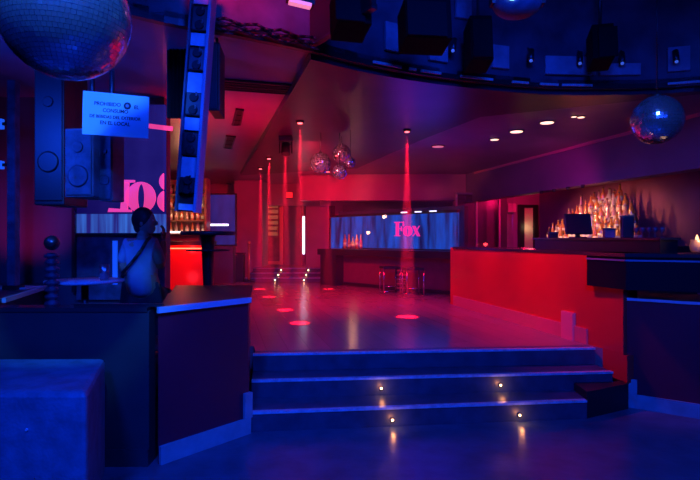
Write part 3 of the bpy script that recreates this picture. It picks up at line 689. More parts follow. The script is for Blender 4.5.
for i in range(5): m_.box((q2.x+random.uniform(-.015, .015), q2.y+random.uniform(-.015, .015), UP+.75+.03+i*.018), (.02, .02, .02), Euler((i, i*2, i)))
m_.build('ice', mat('ice', (.7, .75, .85), .1), t)
# side counter at far left
t = thing('side_counter', (-3.6, 5.2, UP), 'dark counter with pale edge running along the far left of the booth', 'counter')
e0, e1 = Vector((-2.98, 4.45)), Vector((-3.42, 6.0))
MB().prism([e0, e1, (-6.5, 6.0), (-6.5, 4.45)], 1.07, 1.10).build('worktop', mat('counter_lam', (.06, .06, .09), .3), t)
MB().prism([e0+Vector((-.1, .05)), e1+Vector((-.1, -.02)), (-6.4, 5.98), (-6.4, 4.5)], UP, 1.07).build('body', M['walld'], t)
MB().span(e0, e1, .03, 1.065, 1.105, -1).build('edge_strip', M['strip'], t)
q = at(24, 0, 5.4)
t = thing('tray', (q.x-.05, q.y, 1.10), 'small flat pale tray lying on the far left counter', 'tray')
MB().prism([(q.x-.3, q.y-.1), (q.x+.1, q.y-.12), (q.x+.12, q.y+.12), (q.x-.28, q.y+.15)], 1.10, 1.115).build('plate', mat('tray_plastic', (.5, .5, .55), .5), t)
# glowing panel on the booth partition, built in place of a mirror reflection
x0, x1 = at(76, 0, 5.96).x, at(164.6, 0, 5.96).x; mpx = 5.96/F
t = thing('booth_reflection', ((x0+x1)/2, 5.98, 1.6), 'large blue panel imitating a mirror reflection, with glowing pink letters behind the person', 'screen')
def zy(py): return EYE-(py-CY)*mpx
MB().box(((x0+x1)/2, 5.99, (zy(214)+CEIL-.1)/2), (x1-x0, .05, CEIL-.1-zy(214))).build('display', M['reflL'], t)
MB().box(((x0+x1)/2, 5.99, (zy(233)+zy(214))/2), (x1-x0, .052, zy(214)-zy(233))).build('display_lower', M['reflLow'], t)
m_ = MB().box(((x0+x1)/2, 5.99, (zy(300)+zy(233))/2), (x1-x0, .05, zy(233)-zy(300))); m_.build('lower_panel', M['spk'], t)
MB().box(((x0+x1)/2, 5.95, zy(234.5)), (x1-x0, .06, .03)).build('frame_rail', M['black'], t)
MB().box((x0-.015, 5.96, 2.1), (.04, .06, 2.2)).build('frame_post', M['black'], t)
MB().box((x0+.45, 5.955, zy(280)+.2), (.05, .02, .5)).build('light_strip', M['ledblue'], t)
pinkT = thing('pink_sign', (at(138, 0, 5.94).x, 5.94, 1.9), 'large glowing pink serif lettering of a reflected sign on the booth panel', 'sign')
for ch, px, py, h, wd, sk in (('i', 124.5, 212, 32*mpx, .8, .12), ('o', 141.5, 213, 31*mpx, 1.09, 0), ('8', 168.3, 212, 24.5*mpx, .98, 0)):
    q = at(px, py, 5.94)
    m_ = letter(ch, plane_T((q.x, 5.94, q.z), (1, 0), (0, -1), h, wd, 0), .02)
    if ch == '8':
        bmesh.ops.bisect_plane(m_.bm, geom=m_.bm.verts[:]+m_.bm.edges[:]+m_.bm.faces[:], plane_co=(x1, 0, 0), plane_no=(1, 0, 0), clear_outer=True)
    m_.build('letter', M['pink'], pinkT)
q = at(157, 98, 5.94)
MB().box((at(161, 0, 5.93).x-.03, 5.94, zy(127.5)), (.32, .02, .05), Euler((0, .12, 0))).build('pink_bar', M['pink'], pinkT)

# clear glass in the mirror's place, with the paper notice
gx0, gx1 = at(75, 0, 3.76).x, at(163, 0, 3.76).x
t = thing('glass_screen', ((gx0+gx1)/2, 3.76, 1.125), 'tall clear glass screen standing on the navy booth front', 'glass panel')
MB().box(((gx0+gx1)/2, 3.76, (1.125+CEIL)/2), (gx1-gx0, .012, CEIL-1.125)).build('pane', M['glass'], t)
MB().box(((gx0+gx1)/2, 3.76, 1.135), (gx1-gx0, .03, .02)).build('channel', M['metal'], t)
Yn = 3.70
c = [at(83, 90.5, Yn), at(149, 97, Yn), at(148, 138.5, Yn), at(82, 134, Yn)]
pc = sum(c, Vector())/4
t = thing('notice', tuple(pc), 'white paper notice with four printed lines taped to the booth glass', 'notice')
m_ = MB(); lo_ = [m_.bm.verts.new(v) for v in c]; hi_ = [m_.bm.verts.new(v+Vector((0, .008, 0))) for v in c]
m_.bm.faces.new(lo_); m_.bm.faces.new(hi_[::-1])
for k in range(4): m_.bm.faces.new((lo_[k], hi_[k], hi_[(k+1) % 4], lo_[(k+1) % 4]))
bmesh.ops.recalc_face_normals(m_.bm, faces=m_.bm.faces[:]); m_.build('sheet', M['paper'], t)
MB().box(pc+Vector((0, .028, .1)), (.03, .045, .03)).build('suction_clip', M['black'], t)
def text_mesh(txt, loc, size, rot, m, parent, name='printed_line', align='CENTER'):
    cu = bpy.data.curves.new('t', 'FONT'); cu.body = txt; cu.size = size; cu.align_x = align; cu.align_y = 'CENTER'; cu.extrude = .0008; cu.offset = .0006
    to = bpy.data.objects.new('t', cu); COL.objects.link(to)
    bpy.context.view_layer.update(); dg = bpy.context.evaluated_depsgraph_get()
    me = bpy.data.meshes.new_from_object(to.evaluated_get(dg)); bpy.data.objects.remove(to)
    me.transform(Matrix.Translation(Vector(loc)-OFF[parent.name]) @ Euler(rot).to_matrix().to_4x4())
    me.materials.clear(); me.materials.append(m)
    o = bpy.data.objects.new(name, me); COL.objects.link(o); o.parent = parent; OFF[o.name] = OFF[parent.name]; return o
sl = math.atan2(5, 66)
for s_, px, py, sz in (('PROHIBIDO', 107.5, 104.2, .036), ('EL', 136.5, 107.6, .036), ('CONSUMO', 115.5, 111.2, .036), ('DE BEBIDAS DEL EXTERIOR', 115, 117.6, .030), ('EN EL LOCAL', 115, 123.6, .036)):
    q = at(px, py, Yn-.002); text_mesh(s_, q, sz, (PI/2, sl, 0), M['ink'], t)
q = at(127.5, 106, Yn)
m_ = MB(); m_.tube(q, q+Vector((0, -.003, 0)), .026, seg=20); m_.build('round_logo', M['ink'], t)
m_ = MB(); m_.tube(q+Vector((0, -.003, 0)), q+Vector((0, -.005, 0)), .012, seg=20); m_.build('logo_centre', mat('logo_grey', (.3, .3, .4), .6), t)

# loudspeakers
def hung_speaker(px0, px1, y0, y1, Y, dep, rz, lb, m1, rod=True, tiltb=0):
    m2 = M['black'] if m1 is M['black'] else M['grille']
    a_, b_ = at(px0, y1, Y), at(px1, y0, Y); c_ = (a_+b_)/2
    wd, h = b_.x-a_.x, b_.z-a_.z
    t = thing('loudspeaker', (c_.x, c_.y+dep/2, a_.z), lb, 'speaker')
    R_ = Euler((tiltb, 0, rz)); cc = Vector((c_.x, Y+dep/2, c_.z))
    body = MB().box(cc, (wd, dep, h), R_, .012).build('cabinet', m1, t)
    Rm = R_.to_matrix()
    g = MB().box(cc+Rm @ Vector((0, -dep/2-.006, 0)), (wd*.9, .014, h*.94), R_, .004).build('grille', m2, t)
    for zz, rr in ((.22*h, .18*min(wd, h)), (-.2*h, .36*min(wd, h))):
        q_ = cc+Rm @ Vector((0, -dep/2-.014, zz)); q3 = cc+Rm @ Vector((0, -dep/2-.022, zz))
        MB().tube(q_, q3, rr, rr*.85, seg=28).build('driver', m2, t)
    if rod: MB().tube((cc.x, cc.y, cc.z+h/2-.02), (cc.x, cc.y, CEIL), .02).build('hanging_bracket', M['metal'], t)
    return t
hung_speaker(66, 97, 128, 197, 4.15, .35, -.12, 'left cabinet of the hung blue-lit speaker pair behind the notice', M['spk'])
hung_speaker(100, 114, 132, 201, 4.22, .18, -.12, 'right cabinet of the hung blue-lit speaker pair behind the notice', M['spk'])
t = hung_speaker(34, 64, 62, 205, 4.4, .4, 0, 'tall black loudspeaker hanging at far left beside the speaker pair', M['black'])
q = at(52, 0, 4.2)
t = thing('lamp_stand', (q.x, q.y-.02, UP), 'dark stand with ribbed pole below the tall black loudspeaker', 'stand')
MB().lathe([(.0, 0), (.16, 0), (.16, .02), (.03, .04)], (q.x, q.y, UP)).build('base', M['metal'], t)
pr = [(.03, .03)]
for k in range(12): z = .35+k*.055; pr += [(.03, z), (.055, z+.012), (.055, z+.03), (.03, z+.045)]
MB().lathe(pr, (q.x, q.y, UP), 16).build('pole', M['grille'], t)
MB().sphere((q.x, q.y, UP+1.08), .06, 16, 10).build('lamp_head', M['metal'], t)
# booth pillar and window strip at far left
p = at(7, 0, 5.2)
t = thing('booth_pillar', (p.x, 5.2, 1.1), 'narrow blue-lit pillar on the counter at the far left edge', 'pillar')
MB().box((p.x, 5.3, 2.16), (.08, .08, 2.12)).build('shaft', M['spk'], t); MB().box((p.x, 5.3, 1.12), (.14, .14, .04)).build('foot', M['black'], t)
for i, (py, h) in enumerate(((124, .10), (165, .08))):
    q = at(-1, py, 5.3)
    t = thing('wall_lamp', (q.x, 5.3, q.z), ('upper' if i == 0 else 'lower') + ' small pale lamp at the left picture edge beside the pillar', 'lamp')
    MB().box((q.x, 5.3, q.z), (.08, .05, h)).build('lens', M['ledblue'], t); MB().box((q.x+.06, 5.3, q.z), (.08, .03, .03)).build('arm', M['metal'], t)
lamp('magenta_wash', 'SPOT', (-4.1, 5.0, 1.35), (1, .02, .35), 24, (-3.75, 6.0, 2.05), .08, 75, .9, vol=0)

# person in the booth, back to us, head turned right
def skinned(name, joints, edges, m, parent, root=0, sub=2):
    me = bpy.data.meshes.new(name); off = OFF[parent.name]
    me.from_pydata([Vector(j[0])-off for j in joints], edges, [])
    o = bpy.data.objects.new(name, me); COL.objects.link(o)
    sk = o.modifiers.new('skin', 'SKIN'); sk.use_smooth_shade = True
    for v, j in zip(me.skin_vertices[0].data, joints):
        r = j[1]; v.radius = r if isinstance(r, tuple) else (r, r)
    me.skin_vertices[0].data[root].use_root = True
    sb = o.modifiers.new('sub', 'SUBSURF'); sb.levels = sub; sb.render_levels = sub
    bpy.context.view_layer.update(); dg = bpy.context.evaluated_depsgraph_get()
    m2 = bpy.data.meshes.new_from_object(o.evaluated_get(dg)); bpy.data.objects.remove(o)
    m2.materials.clear(); m2.materials.append(m)
    for p_ in m2.polygons: p_.use_smooth = True
    o = bpy.data.objects.new(name, m2); COL.objects.link(o); o.parent = parent; OFF[o.name] = off
    return o
PX, PY = -1.985, 4.97
t = thing('person', (PX, PY, UP), 'person in a pale blue-lit shirt seated in the booth, back turned, head turned right', 'person')
H = Vector((PX, PY, 0))
def J(x, y, z, r): return (H+Vector((x, y, z)), r)
joints = [J(0, 0, 1.10, .135), J(.0, .01, 1.28, .125), J(0, 0, 1.48, .13), J(0, -.005, 1.58, .085), J(.005, .0, 1.635, .05), J(.012, .01, 1.68, .05),
          J(-.135, -.01, 1.565, .058), J(-.175, -.02, 1.33, .045), J(-.15, .16, 1.22, .036), J(-.12, .25, 1.25, .03),
          J(.12, -.01, 1.565, .055), J(.155, .05, 1.33, .045), J(.135, .20, 1.50, .036), J(.125, .22, 1.60, .030),
          J(-.09, .06, 1.06, .10), J(-.11, .42, 1.03, .07), J(-.11, .44, .62, .045), J(-.11, .54, .56, .035),
          J(.09, .06, 1.06, .10), J(.10, .42, 1.03, .07), J(.10, .44, .62, .045), J(.10, .54, .56, .035)]
edges = [(0, 1), (1, 2), (2, 3), (3, 4), (4, 5), (2, 6), (6, 7), (7, 8), (8, 9), (2, 10), (10, 11), (11, 12), (12, 13), (0, 14), (14, 15), (15, 16), (16, 17), (0, 18), (18, 19), (19, 20), (20, 21)]
body = skinned('body', joints, edges, M['skin'], t)
sh = [J(0, 0, 1.03, .15), J(.0, .01, 1.28, .14), J(0, 0, 1.48, .14), J(0, -.005, 1.57, .095), J(-.135, -.01, 1.565, .072), J(-.18, -.02, 1.36, .062), J(.12, -.01, 1.565, .07), J(.158, .04, 1.36, .062)]
skinned('shirt', sh, [(0, 1), (1, 2), (2, 3), (2, 4), (4, 5), (2, 6), (6, 7)], M['cloth'], t)
tr = [J(0, .0, 1.04, .14), J(-.09, .06, 1.06, .112), J(-.11, .42, 1.03, .085), J(-.11, .44, .66, .06), J(.09, .06, 1.06, .112), J(.10, .42, 1.03, .085), J(.10, .44, .66, .06)]
skinned('trousers', tr, [(0, 1), (1, 2), (2, 3), (0, 4), (4, 5), (5, 6)], M['trousers'], t)
# head, looking to the right
hc = H+Vector((.02, .01, 1.775))
m_ = MB(); m_.sphere(hc, .1, 28, 18, (1.0, .78, 1.22)); m_.sphere(hc+Vector((.035, .0, -.065)), .062, 20, 12, (1.05, .85, .85))
m_.sphere(hc+Vector((.108, 0, -.015)), .017, 10, 8, (1.1, .7, 1.3)); m_.sphere(hc+Vector((.092, 0, -.055)), .013, 10, 8, (.8, 1.6, .8))
m_.sphere(hc+Vector((-.005, -.078, -.01)), .024, 12, 8, (.8, .4, 1.3)); m_.sphere(hc+Vector((-.005, .078, -.01)), .024, 12, 8, (.8, .4, 1.3))
m_.tube(H+Vector((.005, 0, 1.60)), hc+Vector((-.01, 0, -.04)), .052, seg=16)
hd = m_.build('head', M['skin'], t)
m_ = MB()
for sy in (-.03, .03): m_.sphere(hc+Vector((.088, sy, .012)), .010, 10, 6)
m_.build('eyes', M['white'] if False else mat('eye_white', (.5, .5, .5), .3), hd)
m_ = MB(); m_.sphere(hc+Vector((-.018, 0, .024)), .108, 28, 18, (.98, .84, 1.1)); m_.sphere(hc+Vector((-.045, 0, -.04)), .075, 20, 12, (.8, .95, 1))
m_.build('hair', M['hair'], t)
def hand(base, direction, side, parent):
    d = Vector(direction).normalized(); s_ = Vector(side).normalized(); n_ = d.cross(s_)
    jj = [(base, .026), (base+d*.05, (.034, .016)), (base+d*.085, (.034, .014))]; ee = [(0, 1), (1, 2)]
    o = skinned('hand', jj, ee, M['skin'], parent)
    for k, L in enumerate((.065, .075, .07, .055)):
        r0 = base+d*.08+s_*(-.026+k*.0175)
        fj = [(r0, .009), (r0+d*L*.45, .0085), (r0+d*L*.75+n_*.012, .008), (r0+d*L*.9+n_*.028, .007)]
        skinned('finger', fj, [(0, 1), (1, 2), (2, 3)], M['skin'], o, sub=1)
    r0 = base+d*.03-s_*.028
    skinned('thumb', [(r0, .011), (r0+d*.03-s_*.022, .010), (r0+d*.055-s_*.026+n_*.01, .009)], [(0, 1), (1, 2)], M['skin'], o, sub=1)
hand(H+Vector((.125, .22, 1.60)), (.0, .05, 1), (0, 1, 0), t)
hand(H+Vector((-.12, .25, 1.25)), (.3, 1, .1), (1, -.3, 0), t)
m_ = MB(); m_.path([H+Vector(v) for v in ((-.17, -.06, 1.22), (-.12, -.150, 1.30), (-.03, -.152, 1.40), (.05, -.145, 1.51), (.085, -.10, 1.60), (.09, 0, 1.64))], .016)
m_.build('shoulder_strap', M['black'], t)
t = thing('bar_stool', (PX, PY, UP), 'dark round stool carrying the seated person in the booth', 'stool')
MB().lathe([(0, 0), (.19, 0), (.19, .012), (.03, .03)], (PX, PY, UP), 24).build('base', M['metal'], t)
MB().tube((PX, PY, UP+.02), (PX, PY, UP+.36), .025).build('pole', M['metal'], t)
MB().lathe([(.05, .36), (.16, .36), (.17, .38), (.17, .41), (.15, .425)], (PX, PY, UP), 28).build('seat', M['black'], t)

# ------------------------------------------------------------------ hanging light tower
Yt = 3.72
top, bot = at(204, -20, Yt), at(187, 210, Yt); ax = (top-bot); L = ax.length; az = ax.normalized(); R_ = az.to_track_quat('Z', 'Y').to_euler()
ang = math.atan2(ax.x, ax.z); R_ = Euler((0, ang, 0)); Rm = R_.to_matrix()
t = thing('light_tower', tuple(bot), 'tall hanging light column with blue-lit panels and dark lamp modules', 'light column')
def tw(x, y, z): return bot+Rm @ Vector((x, y, z))
MB().box(tw(0, .05, L/2), (.125, .07, L+.02), R_).build('spine', M['black'], t)
MB().box(tw(.070, .01, L/2), (.022, .14, L+.03), R_, .004).build('side_rail', mat('rail_blue', (.28, .32, .5), .35), t)
MB().box(tw(-.068, .01, L/2), (.014, .12, L+.03), R_, .003).build('side_rail', M['spk'], t)
pan = mat('pale_panel', (.55, .6, .75), .5, noise=.15, nscale=20)
seg = [(y/232*L) for y in (0, 34, 78, 119, 163, 205)]
for k, z in enumerate(seg):
    MB().box(tw(0, .005, z+(.02 if k == 0 else .06)), (.12, .03, .045 if k == 0 else (.15 if k in (1, 3) else .09)), R_).build('panel', pan, t)
for k in range(5):
    z0, z1 = seg[k]+.11, seg[k+1]-.0
    z0 += .03 if k in (1, 3) else 0
    zc = (z0+z1)/2
    o = MB().box(tw(0, 0, zc), (.115, .06, z1-z0-.02), R_, .006).build('lamp_module', M['metal'], t)
    for q_ in (-.25, .25):
        MB().tube(tw(0, -.032, zc+(z1-z0)*q_), tw(0, -.045, zc+(z1-z0)*q_), .034, .028, 16).build('lens', M['blackgloss'], o)
        MB().box(tw(.02, -.047, zc+(z1-z0)*q_+.02), (.012, .006, .03), R_).build('bracket', M['chrome'], o)
MB().tube(tw(0, .05, L), (top.x+.02, top.y+.02, 4.5), .012).build('cable', M['black'], t)
# dark speaker panel right of the tower
q = at(217, 82, 4.25)
t = thing('hanging_panel', (q.x, q.y, q.z-.27), 'dark flat hanging speaker just right of the light column', 'speaker')
MB().box(q, (.085, .3, .54), Euler((0, .0, .1)), .006).build('cabinet', M['black'], t)
MB().box(q+Vector((0, -.155, 0)), (.07, .01, .5), Euler((0, 0, .1))).build('grille', M['metal'], t)
MB().tube(q+Vector((0, 0, .26)), (q.x, q.y, CEIL), .012).build('hanging_bracket', M['metal'], t)
# dark drape left of the tower
m_ = MB(); n = 26; x0_, x1_ = at(168, 0, 4.5).x, at(189, 0, 4.5).x
pts = [(x0_+(x1_-x0_)*i/n, 4.5+.03*math.sin(i*1.4)) for i in range(n+1)]
for (a_, b_) in zip(pts, pts[1:]):
    vs = [m_.bm.verts.new(v) for v in ((a_[0], a_[1], 2.66), (b_[0], b_[1], 2.66), (b_[0], b_[1], CEIL), (a_[0], a_[1], CEIL))]
    m_.bm.faces.new(vs)
bmesh.ops.remove_doubles(m_.bm, verts=m_.bm.verts[:], dist=.0005)
o = m_.build('drape', mat('drape', (.03, .015, .02), .9)); sd = o.modifiers.new('s', 'SOLIDIFY'); sd.thickness = .012
tag(o, 'short dark drape hanging from the ceiling left of the light column', 'drape')

# ------------------------------------------------------------------ disco balls
def ball_mesh(r, u, v):
    m_ = MB(); rnd = random.Random(3); jt = .022 if r > .16 else .16
    for j in range(v):
        a0, a1 = -PI/2+PI*j/v, -PI/2+PI*(j+1)/v; am = (a0+a1)/2
        nu = max(5, int(u*math.cos(am)))
        for i in range(nu):
            b0, b1 = 2*PI*i/nu, 2*PI*(i+1)/nu
            g = .04; bb0 = b0+(b1-b0)*g; bb1 = b1-(b1-b0)*g; aa0 = a0+(a1-a0)*g; aa1 = a1-(a1-a0)*g
            P_ = lambda a_, b_: Vector((math.cos(a_)*math.cos(b_), math.cos(a_)*math.sin(b_), math.sin(a_)))*r
            q_ = [P_(aa0, bb0), P_(aa0, bb1), P_(aa1, bb1), P_(aa1, bb0)]
            c_ = sum(q_, Vector())/4
            rot = Euler((rnd.gauss(0, jt), rnd.gauss(0, jt), rnd.gauss(0, jt))).to_matrix()
            q_ = [c_+rot @ (p_-c_) for p_ in q_]
            try: m_.bm.faces.new([m_.bm.verts.new(p_*1.004) for p_ in q_])
            except Exception: pass
    return m_
MS = mat('mirror_tiles_small', (.85, .8, .85), .14, .95)
def disco(px, py, Y, rpx, lb, u, v, ztop, grp=None):
    c_ = at(px, py, Y); r = rpx*Y/F
    t = thing('disco_ball', tuple(c_), lb, 'disco ball', grp)
    OFF[t.name] = Vector((0, 0, 0))
    ball_mesh(r, u, v).build('mirror_tiles', M['mirror'] if r > .16 else MS, t)
    MB().sphere((0, 0, 0), r*.992, 32, 20).build('core', mat('ball_core', (.10, .12, .2), .4), t)
    MB().tube((0, 0, r*.97), (0, 0, r*1.08), r*.16, seg=16).build('cap', M['metal'], t)
    MB().tube((0, 0, r*1.05), (0, 0, ztop-c_.z), .006 if r > .1 else .004, seg=6).build('cable', M['metal'], t)
    OFF[t.name] = c_
    return t
disco(66, 17, 2.4, 61, 'very large disco ball at the top left corner above the booth', 84, 42, 4.5)
disco(657, 120, 4.6, 24, 'medium disco ball hanging on the right below the round ceiling rim', 48, 24, 4.5)
disco(320.5, 163, 7.6, 10.3, 'left ball of the four small disco balls over the aisle', 30, 15, CEIL-.09, 'cluster of small disco balls')
disco(341.5, 153.5, 7.9, 9.2, 'highest ball of the four small disco balls over the aisle', 30, 15, CEIL-.09, 'cluster of small disco balls')
disco(339.5, 172, 7.6, 7.3, 'lowest ball of the four small disco balls over the aisle', 26, 13, CEIL-.09, 'cluster of small disco balls')
disco(350.5, 162.5, 7.4, 5.2, 'smallest, rightmost ball of the four small disco balls over the aisle', 22, 11, CEIL-.09, 'cluster of small disco balls')
lamp('ball_pin_spot', 'SPOT', (-.6, .8, 4.1), (.05, .3, 1), 420, at(66, 17, 2.4), .05, 22, .4, vol=0)
lamp('notice_wash', 'SPOT', (-1.2, .8, 3.4), (.03, .2, 1), 420, at(112, 130, 3.8), .08, 26, .7, vol=0)  # added spot without fixture, brightens the notice
lamp('ball_pin_spot', 'SPOT', (1.6, 2.2, 3.6), (.1, .3, 1), 90, at(657, 120, 4.6), .08, 18, .4, vol=0)
lamp('ball_pin_spot', 'SPOT', (-.9, 6.0, 2.7), (1, .12, .15), 420, at(330, 163, 7.6), .05, 30, .4, vol=0)

# ------------------------------------------------------------------ red beam spots over the aisle
beams = [(300, 122, 6.85, 'nearest'), (285, 141, 8.1, 'second'), (269, 159, 9.9, 'third'), (260.5, 169, 11.4, 'farthest')]
def haze_mat(name, dens):
    m = bpy.data.materials.new(name); m.use_nodes = True; nt = m.node_tree; nt.nodes.clear()
    out = nt.nodes.new('ShaderNodeOutputMaterial'); v = nt.nodes.new('ShaderNodeVolumeScatter')
    v.inputs['Color'].default_value = (1, 1, 1, 1); v.inputs['Density'].default_value = dens; v.inputs['Anisotropy'].default_value = 0
    nt.links.new(v.outputs[0], out.inputs['Volume']); return m
HAZEM = haze_mat('beam_haze', .075); VF = 1
def beam(px, py, Y, lb, E, tgt=None, spot=6.4, boxy=False):
    c_ = at(px, py, Y)
    t = thing('beam_spot', (c_.x, c_.y, c_.z), lb, 'spotlight', 'red beam spotlights')
    top_ = CEIL-.09
    c_.z = min(c_.z, top_-.03)
    MB().tube(c_+Vector((0, 0, .005)), (c_.x, c_.y, top_+.005), .05, .06, 16).build('housing', M['black'], t)
    MB().tube(c_+Vector((0, 0, -.004)), c_+Vector((0, 0, .006)), .032, seg=14).build('lens', M['redlens'], t)
    tg = tgt or (c_.x, c_.y, UP)
    lamp('beam_light', 'SPOT', c_+Vector((0, 0, -.012)), (1, .006, .035), E, tg, .015, spot, .6, vol=VF)
    h_ = c_.z-UP-.04
    bo = MB().tube(c_+Vector((0, 0, -.03-h_)), c_+Vector((0, 0, -.02)), .02+math.tan(math.radians(spot/2))*h_, .02, 24).build('beam_haze_cone', HAZEM, t); bo['kind'] = 'stuff'  # denser haze shaped like the beam, added so the light shows
for px, py, Y, nm in beams: beam(px, py, Y, '%s of the four red beam spotlights left of the small disco balls' % nm, 8500)
beam(407, 132, 7.4, 'single red beam spotlight right of the small disco balls', 9500, None, 7.5)
beam(328, 172, 11.4, 'far red beam spotlight just below the small disco balls', 4500)
q = at(286, 132, 7.9)
t = thing('moving_head', (q.x, q.y, q.z), 'black moving head lamp between the two nearest red beams', 'spotlight')
MB().box((q.x, q.y, CEIL-.13), (.2, .2, .08), None, .01).build('base', M['black'], t)
for sx in (-.09, .09): MB().box((q.x+sx, q.y, CEIL-.25), (.02, .08, .2)).build('yoke_arm', M['black'], t)
MB().tube((q.x, q.y-.03, CEIL-.36), (q.x, q.y+.02, CEIL-.2), .07, seg=18).build('head', M['black'], t)
# ceiling downlights to the right
for i, (px, py, rx) in enumerate(((438, 146, 7), (494.5, 139, 5), (516.5, 131, 7.5), (547, 122, 8), (574, 116, 3), (581, 116.5, 4))):
    Y = (CEIL-EYE)*F/(CY-py); c_ = at(px, py, Y); r = rx*Y/F*.85
    t = thing('downlight', (c_.x, c_.y, CEIL), ['pale downlight nearest the beam spotlight right of the disco balls', 'small warm downlight over the left part of the bar', 'warm downlight second in the row over the bar', 'largest brightest warm downlight over the bar', 'tiny warm downlight just left of its twin', 'tiny warm downlight at the right end of the row'][i], 'ceiling light', 'ceiling downlights over the bar')
    MB().lathe([(r*1.15, -.012), (r*1.2, 0), (r*.9, 0)], (c_.x, c_.y, CEIL), 20).build('trim_ring', M['metal'], t)
    MB().tube((c_.x, c_.y, CEIL-.016), (c_.x, c_.y, CEIL-.004), r*.95, seg=20).build('lens', M['warmlens'] if i else mat('dim_lens', (1, .6, .6), .5, emit=(.7, .15, .2), es=.8), t)
q = at(547, 122, 7.3); lamp('downlight_beam', 'SPOT', (q.x, q.y, CEIL-.03), (1, .35, .2), 60, (q.x, q.y, 0), .02, 10, .5, vol=2)
# ceiling slots and vents on the left
def on_ceil(px, py): Y = (CEIL-EYE)*F/(CY-py); return Vector(((px-CX)/F*Y, Y))
def vent(pix, lb, slats=4):
    c_ = [on_ceil(*p_) for p_ in pix]; ctr = sum(c_, Vector((0, 0)))/4
    t = thing('ceiling_vent', (ctr.x, ctr.y, CEIL), lb, 'vent')
    MB().prism(c_, CEIL-.012, CEIL-.002).build('backing', mat('vent_dark', (.02, .01, .02), .6), t)
    for k in range(4):
        a_, b_ = c_[k], c_[(k+1) % 4]; MB().span(a_, b_, .02, CEIL-.025, CEIL-.001, 1).build('frame', M['metal'], t)
    for k in range(1, slats):
        a_ = c_[0].lerp(c_[3], k/slats); b_ = c_[1].lerp(c_[2], k/slats)
        MB().span(a_, b_, .012, CEIL-.022, CEIL-.006, 1).build('slat', M['black'], t)
vent([(222, 78), (294, 84), (289, 93), (222, 88)], 'long dark slot vent in the red ceiling right of the light column')
vent([(236, 108), (244, 109), (241, 124), (232, 124)], 'small square dark vent in the red ceiling below the slot vent', 3)
vent([(226, 135), (236, 136), (232, 148), (223, 147)], 'second small dark vent further along the red ceiling', 3)
vent([(226, 183), (234, 184), (233, 194), (224, 194)], 'farthest small dark vent in the red ceiling', 2)
q = on_ceil(300, 5)

# ------------------------------------------------------------------ round ceiling rim with strip segments and gear
NR = len(RIM); cen = Vector((1.3, 1.9))
t = thing('rim_ring', (1.3, 5.4, CEIL), 'dark curved metal rim around the round blue ceiling well', 'ceiling rim')
m_ = MB()
for i in range(NR):
    a_, b_ = RIM[i], RIM[(i+1) % NR]; m_.span(a_, b_, .06, CEIL-.05, CEIL+.04, 1)
m_.build('rim', M['metal'], t)
segs = [(372, 400), (408, 415), (420, 440), (460, 492), (512, 528), (540, 558), (562, 592), (668, 700)]
front = [p_ for p_ in RIM if p_.y > 3.2]
def rim_at(px):
    best = None
    for i in range(NR):
        a_, b_ = RIM[i], RIM[(i+1) % NR]
        if a_.y < 2.5: continue
        ka, kb = a_.x/a_.y*F+CX, b_.x/b_.y*F+CX
        if min(ka, kb) <= px <= max(ka, kb): 
            u_ = (px-ka)/(kb-ka); return a_.lerp(b_, u_)
    return Vector((0, 4.5))
for a_, b_ in segs:
    p0_, p1_ = rim_at(a_), rim_at(b_); inn = (cen-p0_).normalized()*.04
    MB().span(p0_+inn, p1_+inn, .02, CEIL-.035, CEIL-.012, 1).build('strip', M['nosing'], t)
# panels on the inner face of the well
for i, (px0, px1, z0, z1) in enumerate(((384, 398, 3.36, 3.62), (428, 446, 3.34, 3.50), (492, 508, 3.35, 3.58), (545, 595, 3.33, 3.52), (600, 640, 3.33, 3.45), (455, 470, 3.8, 4.05), (386, 396, 4.0, 4.2), (668, 690, 3.35, 3.6))):
    a_, b_ = rim_at(px0), rim_at(px1); inn = (cen-a_).normalized()*.05
    MB().span(a_+inn, b_+inn, .03, z0, z1, 1).build('well_panel', mat('sheet', (.3, .34, .5), .5, noise=.3, nscale=6), t)
GBL = mat('gear_black', (.004, .004, .006), .85, spec=.15)
def gear(px, y0, y1, wpx, Y, lb, idx):
    c_ = at(px, (y0+y1)/2, Y); h = (y1-y0)*Y/F; w_ = wpx*Y/F
    t = thing('well_speaker', (c_.x, c_.y, c_.z-h/2), lb, 'speaker', 'black gear hung in the ceiling well')
    MB().box(c_, (w_, .28, h), Euler((-.15, 0, (c_.x-1.2)*-.2)), .012).build('cabinet', GBL, t)
    MB().box(c_+Vector((0, -.16, 0)), (w_*.85, .02, h*.85), Euler((-.15, 0, (c_.x-1.2)*-.2)), .004).build('grille', mat('gear_grille', (.006, .006, .008), .8, spec=.2), t)
    MB().tube(c_+Vector((0, 0, h*.4)), (c_.x, c_.y, 4.5), .015).build('hanging_bracket', M['metal'], t)
gear(350, -6, 34, 34, 3.9, 'black box hung in the ceiling well nearest the red corner', 0)
gear(424, 6, 48, 46, 4.1, 'largest square black speaker hung in the ceiling well', 1)
gear(478, 22, 68, 22, 4.8, 'narrow black speaker in the ceiling well right of the largest one', 2)
gear(600, 30, 66, 20, 5.0, 'narrow black speaker above the far rim of the ceiling well', 3)
q = at(517, 4, 3.6)
t = thing('moving_head', (q.x, q.y, q.z), 'moving head lamp with bright lens at the top of the ceiling well', 'spotlight')
MB().sphere(q, .14, 24, 14, (1.2, 1, .7)).build('head', M['spk'], t)
MB().tube(q+Vector((-.06, -.1, .02)), q+Vector((-.07, -.135, .02)), .05, seg=18).build('lens', M['bluelens'], t)
MB().box((q.x, q.y, 3.95), (.34, .1, .05)).build('yoke', M['black'], t)
for sx in (-.17, .17): MB().box((q.x+sx, q.y, (q.z+3.95)/2), (.025, .08, 3.97-q.z)).build('yoke_arm', M['black'], t)
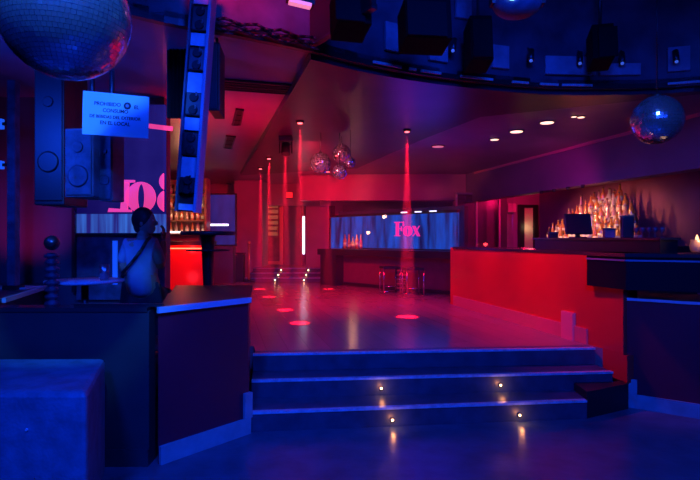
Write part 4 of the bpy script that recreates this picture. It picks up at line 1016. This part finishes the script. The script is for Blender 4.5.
MB().tube((q.x, q.y, 3.95), (q.x, q.y, 4.5), .025).build('hanging_bracket', M['black'], t)
# small spot cans on the rim
for i, px in enumerate((410, 448, 482, 528, 578, 621, 676)):
    p_ = rim_at(px); inn = (cen-p_).normalized()*.16; c_ = Vector((p_.x+inn.x, p_.y+inn.y, 3.42))
    t = thing('rim_spot', tuple(c_), 'small spot can just above the well rim, %s from the left' % ORD[i], 'spotlight', 'small spots along the well rim')
    MB().tube(c_, c_+Vector((.02, .05, .12)), .03, seg=12).build('can', M['metal'], t)
    MB().tube(c_+Vector((0, -.005, -.012)), c_, .016, seg=12).build('lens', mat('cool_lens', (.4, .6, 1), .5, emit=(.06, .18, 1), es=.5), t)
    MB().tube(c_+Vector((.02, .05, .1)), (p_.x, p_.y, 3.60), .01).build('arm', M['metal'], t)
# cable bundle on the red side of the rim and red divider
t = thing('cable_bundle', (-.75, 3.9, CEIL), 'black cable bundle hanging along the rim in the red-lit corner', 'cables')
m_ = MB()
for k in range(3):
    pts = []
    for i in range(14):
        px = 208+i*8.2; p_ = rim_at(px); inn = (cen-p_).normalized()*(.07+.02*k)
        pts.append(Vector((p_.x+inn.x, p_.y+inn.y, CEIL-.02+.025*k-.03*abs(math.sin(i*.9+k)))))
    m_.path(pts, .012, 6)
m_.build('cables', M['black'], t)
p_ = rim_at(309); inn = (cen-p_).normalized()
t = thing('well_divider', (p_.x, p_.y, CEIL), 'tall black divider panel in the ceiling well between red and blue light', 'panel')
MB().span(p_+inn*.02, p_+inn*.9, .04, CEIL, 4.5, 1).build('sheet', M['black'], t)
MB().span(p_+inn*.02, p_+inn*.9, .05, CEIL-.02, CEIL+.02, 1).build('bottom_rail', M['metal'], t)
lamp('red_well_wash', 'SPOT', (-.95, 3.0, 3.7), RED, 150, (-.75, 4.3, 3.7), .1, 62, .8, vol=0)
q = at(300, 4, 3.75)
t = thing('bright_vent', tuple(q), 'small pale glowing vent at the top of the red-lit well corner', 'light')
MB().box(q, (.16, .06, .025), Euler((0, .1, .3))).build('lens', mat('pale_red_glow', (1, .7, .8), .5, emit=(1, .25, .45), es=.9), t)  # glow put in for the brightness of a ceiling vent, no lamp
MB().box(q+Vector((0, .03, .03)), (.2, .08, .03), Euler((0, .1, .3))).build('housing', M['black'], t)
MB().tube(q+Vector((0, .03, .04)), (q.x, q.y+.03, 4.5), .008).build('hanger', M['black'], t)

# ------------------------------------------------------------------ haze of the raised hall
m = haze_mat('haze', .01)
o = MB().box((-.35, 10.75, 1.9), (5.5, 8.7, 2.5)).build('haze', m)
tag(o, 'thin smoky haze filling the raised hall around the red beams', 'haze', None, 'stuff')
